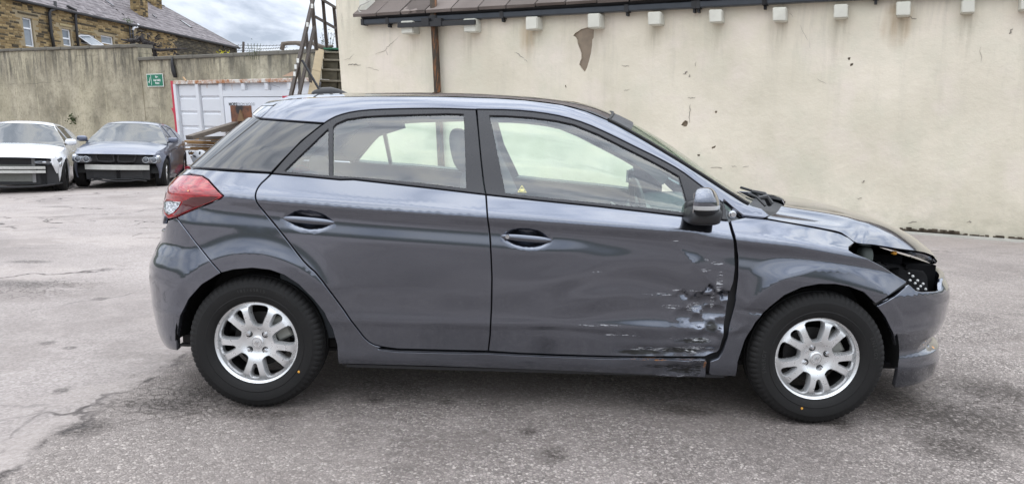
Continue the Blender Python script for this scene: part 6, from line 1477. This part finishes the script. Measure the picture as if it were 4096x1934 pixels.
# raised power lines either side
gridb[..., 2] += .010*np.exp(-((tt[None]-.72)/.05)**2)*np.clip(1-ss[:, None]*1.9, 0, 1)-.006*np.exp(-((tt[None]-.86)/.06)**2)*np.clip(1-ss[:, None]*1.9, 0, 1)
mbn = MB().grid(gridb)
rim_e = gridb[:, -1]; mbn.grid(np.stack([rim_e, rim_e+np.array([0, .004, -.004]), rim_e+np.array([0, .02, -.011])], 1))
nose = gridb[-1]; mbn.grid(np.stack([nose, nose+np.array([-.006, 0, -.012]), nose+np.array([-.03, 0, -.02])], 1), flip=True)
rearb = gridb[0]; mbn.grid(np.stack([rearb, rearb+np.array([-.002, 0, -.004]), rearb+np.array([.01, 0, -.03])], 1))
bonnet = cpart('bonnet', both(mbn), PAINT)
# cowl between screen and bonnet
wsb = top_grid(1.6, 2.245, -1, 1, 2, 36, 0, .075, .17)[1][::-1]
cw = MB(); rb_full = np.concatenate([gridb[0][::-1], gridb[0][1:]*np.array([1, -1, 1])])
wq = np.array([wsb[int(round(i*(35)/(len(rb_full)-1)))] for i in range(len(rb_full))])
wq = wq[np.argsort(wq[:, 1])]; rq = rb_full[np.argsort(rb_full[:, 1])]
sg = np.linspace(0, 1, 8)
cg = np.stack([wq*(1-s)+rq*s+np.array([0, 0, -.035-.02*math.sin(math.pi*s)]) for s in sg], 0)
cw.grid(cg, flip=True); cowl = cpart('scuttle_panel', cw, DARKPL)
def wiper(p0, p1, piv):
    w = MB(); w.tube([p0, p0*.5+p1*.5+np.array([0, 0, .012]), p1], .007, 6); w.tube([piv, piv*.6+(p0*.45+p1*.55)*.4+np.array([0, 0, .03]), p0*.45+p1*.55+np.array([0, 0, .012])], [.014, .012, .008], 6)
    return w
w0 = at_y(*PX('R7', [(225, 98)])[0], -.28); w1 = at_y(*PX('R7', [(400, 190)])[0], -.30); pv = at_y(*PX('R7', [(480, 235)])[0], -.36)
cpart('wiper', wiper(w0, w1, pv), BLACK)
w0 = at_y(*PX('R7', [(290, 150)])[0], -.45); w1 = at_y(*PX('R7', [(430, 250)])[0], -.52); pv = at_y(*PX('R7', [(465, 238)])[0], -.42)
cpart('wiper', wiper(w0, w1, pv), BLACK)

# exposed bracket at the foot of the screen pillar
br = MB(); bp = UV('R7', [(100, 215), (150, 258), (200, 295), (255, 332), (205, 352), (132, 366), (118, 300)])
brk = cpart('hinge_bracket', sheet(bp, depth=.03, gap=0, step=.02, edge=.03), plain('bare_bracket', (.16, .17, .18), .5, .3))
hb = F3(*PX('R7', [(172, 322)])[0]); bolt = MB().lathe([(0, .022), (.011, .022), (.012, .012), (.018, .010), (.019, .0), (.019, -.02)], 12, c=(hb[0], hb[1]+.03, hb[2])); cpart('bolt', bolt, CHROME, brk, sharp=30)

# ---- inner body: keeps gaps dark, carries door trims, wheel houses, floor
sh = MB(); xs = np.arange(-.45, 3.02, .05); zz = np.linspace(.17, 1.0, 14)
def inner(xs, z0f, z1f, off, n=14):
    rows = []
    for x in xs:
        z = np.linspace(z0f(x), z1f(x), n); w = W(np.full(n, x), z)-off; rows.append(np.stack([np.full(n, x), -w, z], 1))
    return np.array(rows)
def wheelcut(mb):
    keep = []
    V = np.array(mb.v)
    for f in mb.f:
        c = V[list(f)].mean(0)
        if min(math.hypot(c[0], c[2]-.31), math.hypot(c[0]-2.57, c[2]-.31)) > .385: keep.append(f)
    mb.f = keep; return mb
xs2 = np.arange(-.05, 2.66, .03)
sh = wheelcut(MB().grid(inner(xs2, lambda x: .18, lambda x: float(min(z_belt(x), .95+.2*(x < 2.1)))-.012, .055, 30), flip=True))
cpart('inner_body', both(sh), DARKPL, sharp=60)
tri = MB().grid(inner(np.arange(.1, 2.15, .04), lambda x: .32, lambda x: float(z_belt(x))-.004, .085, 12)); tri.grid(np.stack([inner(np.arange(.1, 2.15, .04), lambda x: .32, lambda x: float(z_belt(x))-.004, .085, 2)[:, 1], inner(np.arange(.1, 2.15, .04), lambda x: .32, lambda x: float(z_belt(x))-.004, .02, 2)[:, 1]], 1))
cpart('door_trim', tri, INT); cpart('door_trim', mirror(tri), INT)
fl = MB(); fl.box((1.25, 0, .25), (1.7, .58, .02)); fl.box((1.28, 0, .225), (.85, .72, .03)); fl.frame_box((0, 0, 0), (1, 0, 0), (0, 1, 0), (0, 0, 1), .40, 2.17, -.755, .755, .186, .20); fl.frame_box((0, 0, 0), (1, 0, 0), (0, 1, 0), (0, 0, 1), -.50, .395, -.50, .50, .186, .20); fl.frame_box((0, 0, 0), (1, 0, 0), (0, 1, 0), (0, 0, 1), 2.175, 3.15, -.50, .50, .176, .20); cpart('floor_pan', fl, DARKPL, sharp=30)  # floor pan, plus low wide trays added to deepen the shade under the car
for cx, nm in ((0, 'wheel_arch_liner'), (2.57, 'wheel_arch_liner')):
    for s_ in (1, -1):
        th = np.linspace(-.10, math.pi+(.02 if cx < 1 else .10), 26); g = np.array([[(cx+.385*math.cos(a), s_*y, .31+.385*math.sin(a)) for y in (-.80, -.70, -.45)] for a in th])
        l_ = MB().grid(g, flip=(s_ == 1)); l_.grid(np.array([[(cx+r*math.cos(a), s_*-.45, .31+r*math.sin(a)) for r in (.385, .01)] for a in th]), flip=(s_ == 1)); cpart(nm, l_, RUBBER)
lin = top_grid(.0, 1.70, -1, 1, 20, 15, -.035, bow1=.03, inset=.03); cpart('roof_lining', MB().grid(lin), LINING)
# inner faces of the pillars on both sides (light trim)
def strip(pts, wdt, mat, nm):
    for s_ in (1, -1):
        m_ = MB(); q = [np.array([S(np.array([p[0]]), np.array([p[1]]))[0][0], s_*(S(np.array([p[0]]), np.array([p[1]]))[0][1]+.085), p[1]]) for p in pts]
        for a, b in zip(q[:-1], q[1:]): m_.bar(a, b, wdt, .03, up=(0, 1, 0))
        cpart(nm, m_, mat, sharp=30)
strip([(1.13, 1.0), (1.03, 1.2), (.98, 1.37)], .12, INT, 'centre_pillar_trim')
strip([(2.12, 1.02), (1.9, 1.17), (1.6, 1.33), (1.4, 1.36)], .06, INT, 'front_pillar_trim')
strip([(1.4, 1.375), (.9, 1.39), (.45, 1.37)], .05, INT, 'roof_edge_trim')
strip([(.45, 1.36), (.27, 1.30), (.16, 1.2), (.07, 1.12)], .11, INT, 'rear_pillar_trim')
# ---- seats, dash, wheel
for y in (-.36, .36):
    st = MB().grid(rounded(1.28, y, .46, .26, .25, .10)); st.grid(rounded(1.03, y, .78, .09, .235, .33, lean=.28)); seat = cpart('front_seat', st, SEATM)
    hr = MB().grid(rounded(.895, y, 1.20, .055, .13, .11, lean=.2)); cpart('headrest', hr, SEATM, seat)
    for q in (-.05, .05): cpart('headrest_post', MB().tube([(.93, y+q, 1.03), (.905, y+q, 1.13)], .007, 8), CHROME, seat)
st = MB().grid(rounded(.40, 0, .50, .25, .62, .10, 4)); st.grid(rounded(.10, 0, .78, .10, .62, .27, 4, lean=.3)); rs = cpart('rear_seat', st, SEATM)
for y in (-.4, .4): cpart('headrest', MB().grid(rounded(-.02, y, 1.06, .05, .13, .07, lean=.2)), SEATM, rs)
db = MB(); ys = np.linspace(-.70, .70, 24); pr = [(1.98, .60), (1.86, .70), (1.85, .82), (1.90, .90), (2.02, .945), (2.2, .95), (2.40, .93)]
db.grid(np.array([[(x+.03*math.exp(-((y+.36)/.2)**2)*-1, y, z+.035*math.exp(-((y+.36)/.17)**2)*(z > .85)) for x, z in pr] for y in ys]))
dash = cpart('dashboard', db, INT)
cn = MB().grid(rounded(1.80, 0, .76, .07, .13, .17, 5, lean=-.35)); cs = cpart('centre_console', cn, plain('console_plastic', (.10, .105, .11), .45), dash)
for k, (dx, dz) in enumerate(((-.03, .10), (.0, .02), (-.05, -.02))):
    for y in (-.06, .06): cpart('air_vent', MB().box((1.725+dx*.4, y, .84+dz*.6), (.006, .045, .022)), plain('vent_frame', (.35, .36, .37), .35, .6), cs, sharp=30)
tz = math.radians(25); cw_ = np.array([1.80, -.36, .905]); 
rimp = [cw_+.185*(np.array([0, math.cos(a), 0])+math.sin(a)*np.array([-math.sin(tz)*-1*.45*-1, 0, math.cos(tz)])) for a in np.linspace(0, 2*math.pi, 33)]
sw = MB().tube(rimp, .017, 8, caps=False); stw = cpart('steering_wheel', sw, BLACK)
hub = MB().grid(rounded(*cw_, .035, .07, .06)); 
for a in (0, math.pi, -math.pi/2): hub.tube([cw_, cw_+.18*(np.array([0, math.cos(a), 0])+math.sin(a)*np.array([.19, 0, math.cos(tz)]))], .015, 6)
cpart('hub', hub, BLACK, stw)
bt = MB().bar((1.09, -.62, 1.22), (1.25, -.60, .66), .045, .004, up=(0, 1, 0)); cpart('seat_belt', bt, BLACK, sharp=30)
# ---- engine bay seen through the empty headlight opening
eng = MB()
eng.frame_box((2.9, 0, 0), (1, 0, 0), (0, 1, 0), (0, 0, 1), -.22, .22, -.42, .42, .30, .74)
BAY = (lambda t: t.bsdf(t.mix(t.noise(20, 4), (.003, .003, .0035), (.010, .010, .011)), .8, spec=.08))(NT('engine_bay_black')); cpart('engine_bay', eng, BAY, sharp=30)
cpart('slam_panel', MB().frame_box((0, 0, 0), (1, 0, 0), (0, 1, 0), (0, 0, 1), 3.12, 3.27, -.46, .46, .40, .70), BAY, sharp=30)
hp = np.array(at_y(*PX('R7', [(1260, 625)])[0], -.60)); cpart('washer_bottle', MB().grid(rounded(hp[0]+.0, hp[1]+.03, hp[2]-.03, .033, .04, .055, 3)), plain('cloudy_plastic', (.13, .15, .14), .6))
op = np.array(at_y(*PX('R7', [(1490, 615)])[0], -.56)); cpart('bulb_connector', MB().grid(rounded(op[0], op[1]+.02, op[2]-.012, .013, .012, .009, 3)), plain('orange_plastic', (.75, .33, .03), .4))
cav_uv = UV('R7', [(1060, 520), (1800, 600), (1826, 690), (1842, 800), (1868, 940), (1680, 985), (1560, 900), (1380, 800), (1100, 680)])
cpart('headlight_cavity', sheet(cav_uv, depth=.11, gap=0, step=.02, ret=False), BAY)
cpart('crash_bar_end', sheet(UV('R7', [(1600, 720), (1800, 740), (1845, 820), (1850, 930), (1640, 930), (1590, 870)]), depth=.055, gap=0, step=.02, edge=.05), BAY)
hole_tr = empty('grille_studs', (3.0, -.6, .66), parent=car)  # small pale knobs stand for highlights on the perforated plate
hole_tr.matrix_parent_inverse = Matrix.Translation(car.location).inverted()
for (a, b) in [(1676, 806), (1710, 822), (1685, 845), (1750, 845), (1728, 865), (1795, 866), (1773, 885), (1750, 908), (1815, 905)]:
    q_ = uv_of(*PX('R7', [(a, b)])[0]); q = S([q_[0]], [q_[1]])[0]-Snorm(np.array([q_[0]]), np.array([q_[1]]))[0]*.05; r = .0065 if b > 815 else .004
    o = link('stud', MB().grid(rounded(0, 0, 0, r*1.05, .006, r, 2, m=8)).mesh('stud', True), plain('stud_white', (.5, .5, .49), .4) if 'stud_white' not in bpy.data.materials else bpy.data.materials['stud_white'], hole_tr)
    o.location = Vector(q)-hole_tr.location
# black strip between wing and bumper, arch liner edge
stp = UV('R7', [(1588, 868), (1596, 882), (1450, 975), (1335, 1066), (1318, 1045), (1450, 950)]); cpart('bumper_bracket', sheet(stp, depth=.012, gap=0, step=.012, edge=.01), RUBBER)
gr = MB(); us_ = np.linspace(3.52, u_end_f(.5), 20); gr.grid(np.array([[S([u_], [z_])[0]*np.array([1, 1, 1])+np.array([.004, 0, 0]) for z_ in (.40, .48, .56)] for u_ in us_]), flip=True); cpart('front_grille', both(gr), BLACK)
q_ = uv_of(*PX('R8', [(1538, 585)])[0]); q = S([q_[0]], [q_[1]])[0]-Snorm(np.array([q_[0]]), np.array([q_[1]]))[0]*.025
cpart('fog_light', MB().grid(rounded(q[0]+.012, q[1]+.025, q[2]-.008, .022, .03, .022, 3)), AMBER)
# ---- lip lines: bright edge of sill seal
ln = MB().tube([np.array(S([u_], [z_])[0])+np.array([0, -.0015, 0]) for u_, z_ in UV('R6', [(1600, 1016), (1300, 1012), (1000, 1007), (600, 996), (300, 984), (92, 973)])+UV('F', [(1120, 884), (1000, 881), (955, 877)])], .0022, 5); cpart('sill_edge', ln, PAINT)
# ---- handles
def handle(c, parent, lock):
    n = Snorm(np.array([c[0]]), np.array([c[1]]))[0]; P = S(np.array([c[0]]), np.array([c[1]]))[0]
    ux = np.array([1, 0, -.055]); rows = []
    for a in np.linspace(-.118, .118, 25):
        k = max(0, 1-(abs(a)/.118)**3.2); b = S(np.array([c[0]+a]), np.array([c[1]-.06*a]))[0]
        hh = .0145*k**.6+.001; out = .013*k**.5
        row = []
        for t_ in np.linspace(0, 2*math.pi, 13)[:-1]:
            row.append(b+n*(out-.006+.009*k**.5*math.cos(t_))+np.array([0, 0, 1])*(hh*math.sin(t_)+.001))
        rows.append(row+[row[0]])
    h_ = cpart('door_handle', MB().grid(np.array(rows)), PAINT, parent)
    if lock:
        q = S(np.array([c[0]-.085]), np.array([c[1]+.006]))[0]+n*.016
        cpart('lock_barrel', MB().lathe([(0, .003), (.009, .003), (.0105, 0), (.0105, -.01)], 16, c=tuple(q)), CHROME, parent)
handle(h_r, rear_door, False); handle(h_f, front_door, True)
# ---- door mirrors
MIRC = plain('mirror_glass', (.8, .8, .8), .02, 1.0, var=.01)
def door_mirror(s_):
    c = at_y(*PX('R5', [(1862, 925)])[0], -.93); base = F3(*PX('R5', [(1830, 1045)])[0])
    m = 22; R_ = rounded(0, 0, 0, .064, .098, .061, 2.3, m=m)
    V_ = R_.copy(); V_[..., 0] = np.where(V_[..., 0] < -.038, -.038-(V_[..., 0]+.038)*-.1, V_[..., 0]); V_[..., 0] *= (1-.35*np.clip(V_[..., 2]/.07, -1, 1)*np.clip(V_[..., 0]/.07, 0, 1))
    V_[..., 0] += .32*V_[..., 1]; V_ += c; V_[..., 1] *= s_
    def band(z0, z1, inf=0.0):
        mb = MB(); full = MB().grid(V_, flip=(s_ > 0))
        vv = np.array(full.v)
        for f in full.f:
            zc_ = vv[list(f)].mean(0)[2]-c[2]
            if z0 <= zc_ < z1: mb.f.append(f)
        mb.v = [tuple(np.array([c[0], c[1]*s_, c[2]])+(q-np.array([c[0], c[1]*s_, c[2]]))*(1+inf)) for q in vv]; return mb
    mir = cpart('door_mirror', band(-.2, -.026), BLACK)
    cpart('mirror_cap', band(-.012, .2, .012), PAINT, mir); cpart('indicator_strip', band(-.027, -.010, .03), plain('indicator_lens', (.62, .63, .63), .2, .2, .8) if 'indicator_lens' not in bpy.data.materials else bpy.data.materials['indicator_lens'], mir)
    arm = MB(); R2_ = rounded(c[0]+.012, (base[1]-.05)*s_, c[2]-.066, .072, .10, .040, 4, lean=-.15, m=14); arm.grid(R2_); arm.grid(rounded(c[0]+.03, (base[1]+.005)*s_, c[2]-.055, .085, .03, .05, 5, m=12))
    cpart('mirror_arm', arm, BLACK, mir)
    gl = MB().frame_box((c[0]-.0395, c[1]*s_, c[2]), (.32, s_, 0), (0, 0, 1), (-1, 0, 0), -.075, .075, -.042, .042, 0, .002); cpart('mirror_glass', gl, MIRC, mir, sharp=30)
door_mirror(1); door_mirror(-1)
# ---- wheels
LETT = plain('raised_rubber', (.028, .028, .027), .55)
def wheel(x, y, side, spin, nut_spin):
    w = empty('wheel', parent=car); w.matrix_parent_inverse = Matrix.Translation(car.location).inverted()
    w.location = (x, y, .311); w.rotation_euler = (0, 0, 0 if side < 0 else math.pi)
    def sub(nm, me, mat, ry=0.0, loc=(0, 0, 0)):
        o = bpy.data.objects.new(nm, me); COL.objects.link(o); o.parent = w; o.rotation_euler.y = ry; o.location = loc
        if not me.materials: me.materials.append(mat)
        return o
    sub('tyre', TY, TYRE); fy = -.072
    sub('rim', RIM, ALLOY, spin, (0, fy, 0)); sub('rim_barrel', BARREL, DKIN, 0, (0, fy, 0)); sub('brake_disc', DISC, BRK, 0, (0, fy, 0)); sub('caliper', CAL, CALM, -.5, (0, fy+.0, 0))
    sub('centre_cap', CAP, ALLOY, 0, (0, fy, 0)); sub('emblem', EMBM, CHROME, spin+.3, (0, fy, 0))
    for k in range(4):
        a = nut_spin+k*math.pi/2; lc = (.052*math.cos(a), fy, .052*math.sin(a)); sub('wheel_nut', NUT, CHROME, 0, lc); sub('nut_pocket', POCK, DKIN, 0, lc)
    if side < 0:
        for txt, mid, rad, sz in ((('185/65R15', 92, .252, .019), ('RADIAL TUBELESS', 55, .262, .009)) if x < 1 else (('ENERGY', 183, .252, .024), ('ENERGY', 15, .252, .024))):
            tm = []
            for ci, ch_ in enumerate(txt):
                if ch_ == ' ': continue
                cu = bpy.data.curves.new('lettering', 'FONT'); cu.body = ch_; cu.size = sz; cu.align_x = 'CENTER'; cu.align_y = 'CENTER'
                to = bpy.data.objects.new('lettering', cu); COL.objects.link(to); bpy.context.view_layer.update()
                me = bpy.data.meshes.new_from_object(to.evaluated_get(bpy.context.evaluated_depsgraph_get())); bpy.data.objects.remove(to)
                an = math.radians(mid)-(ci-(len(txt)-1)/2)*sz*.78/rad; ux, uz = math.sin(an), -math.cos(an)
                tm.append(([(rad*math.cos(an)+v.co.x*ux+v.co.y*math.cos(an), -.0985, rad*math.sin(an)+v.co.x*uz+v.co.y*math.sin(an)) for v in me.vertices], [tuple(p.vertices) for p in me.polygons])); bpy.data.meshes.remove(me)
            lm = MB()
            for vv, ff in tm: lm.add(vv, ff)
            stuff(sub('lettering', lm.mesh('lettering'), LETT))
    dmb = MB().lathe([(0, .001), (.0055, 0), (.0055, -.004)], 10).mesh('paint_dot'); a = -.55 if x < 1 else -1.83
    sub('paint_dot', dmb, YEL, 0, (.236*math.cos(a), -.0955, .236*math.sin(a)))
    return w
wheel(0, -.755, -1, math.radians(4), .78); wheel(2.57, -.755, -1, math.radians(-8), .42); wheel(0, .755, 1, 0, .2); wheel(2.57, .755, 1, .3, .2)
# ---- warning triangle sticker on the front window
tq = UV('R5', [(345, 842), (421, 846), (381, 783)])
st_m = plain('yellow_sticker', (.72, .68, .30), .5)
tri_o = sheet(tq, holes=[[tuple(np.mean(tq, 0)+(np.array(q)-np.mean(tq, 0))*.72) for q in tq]], gap=0, depth=.0085, step=.008, bevel=.0004, ret=False)
stk = cpart('warning_sticker', tri_o, st_m, front_door)
c_ = np.mean(tq, 0); cpart('sticker_symbol', sheet([tuple(c_+np.array(q)) for q in ((-.009, -.006), (.009, -.006), (.009, 0), (.005, .005), (-.005, .005), (-.009, 0))], gap=0, depth=.0083, step=.006, ret=False, bevel=.0004), st_m, front_door)
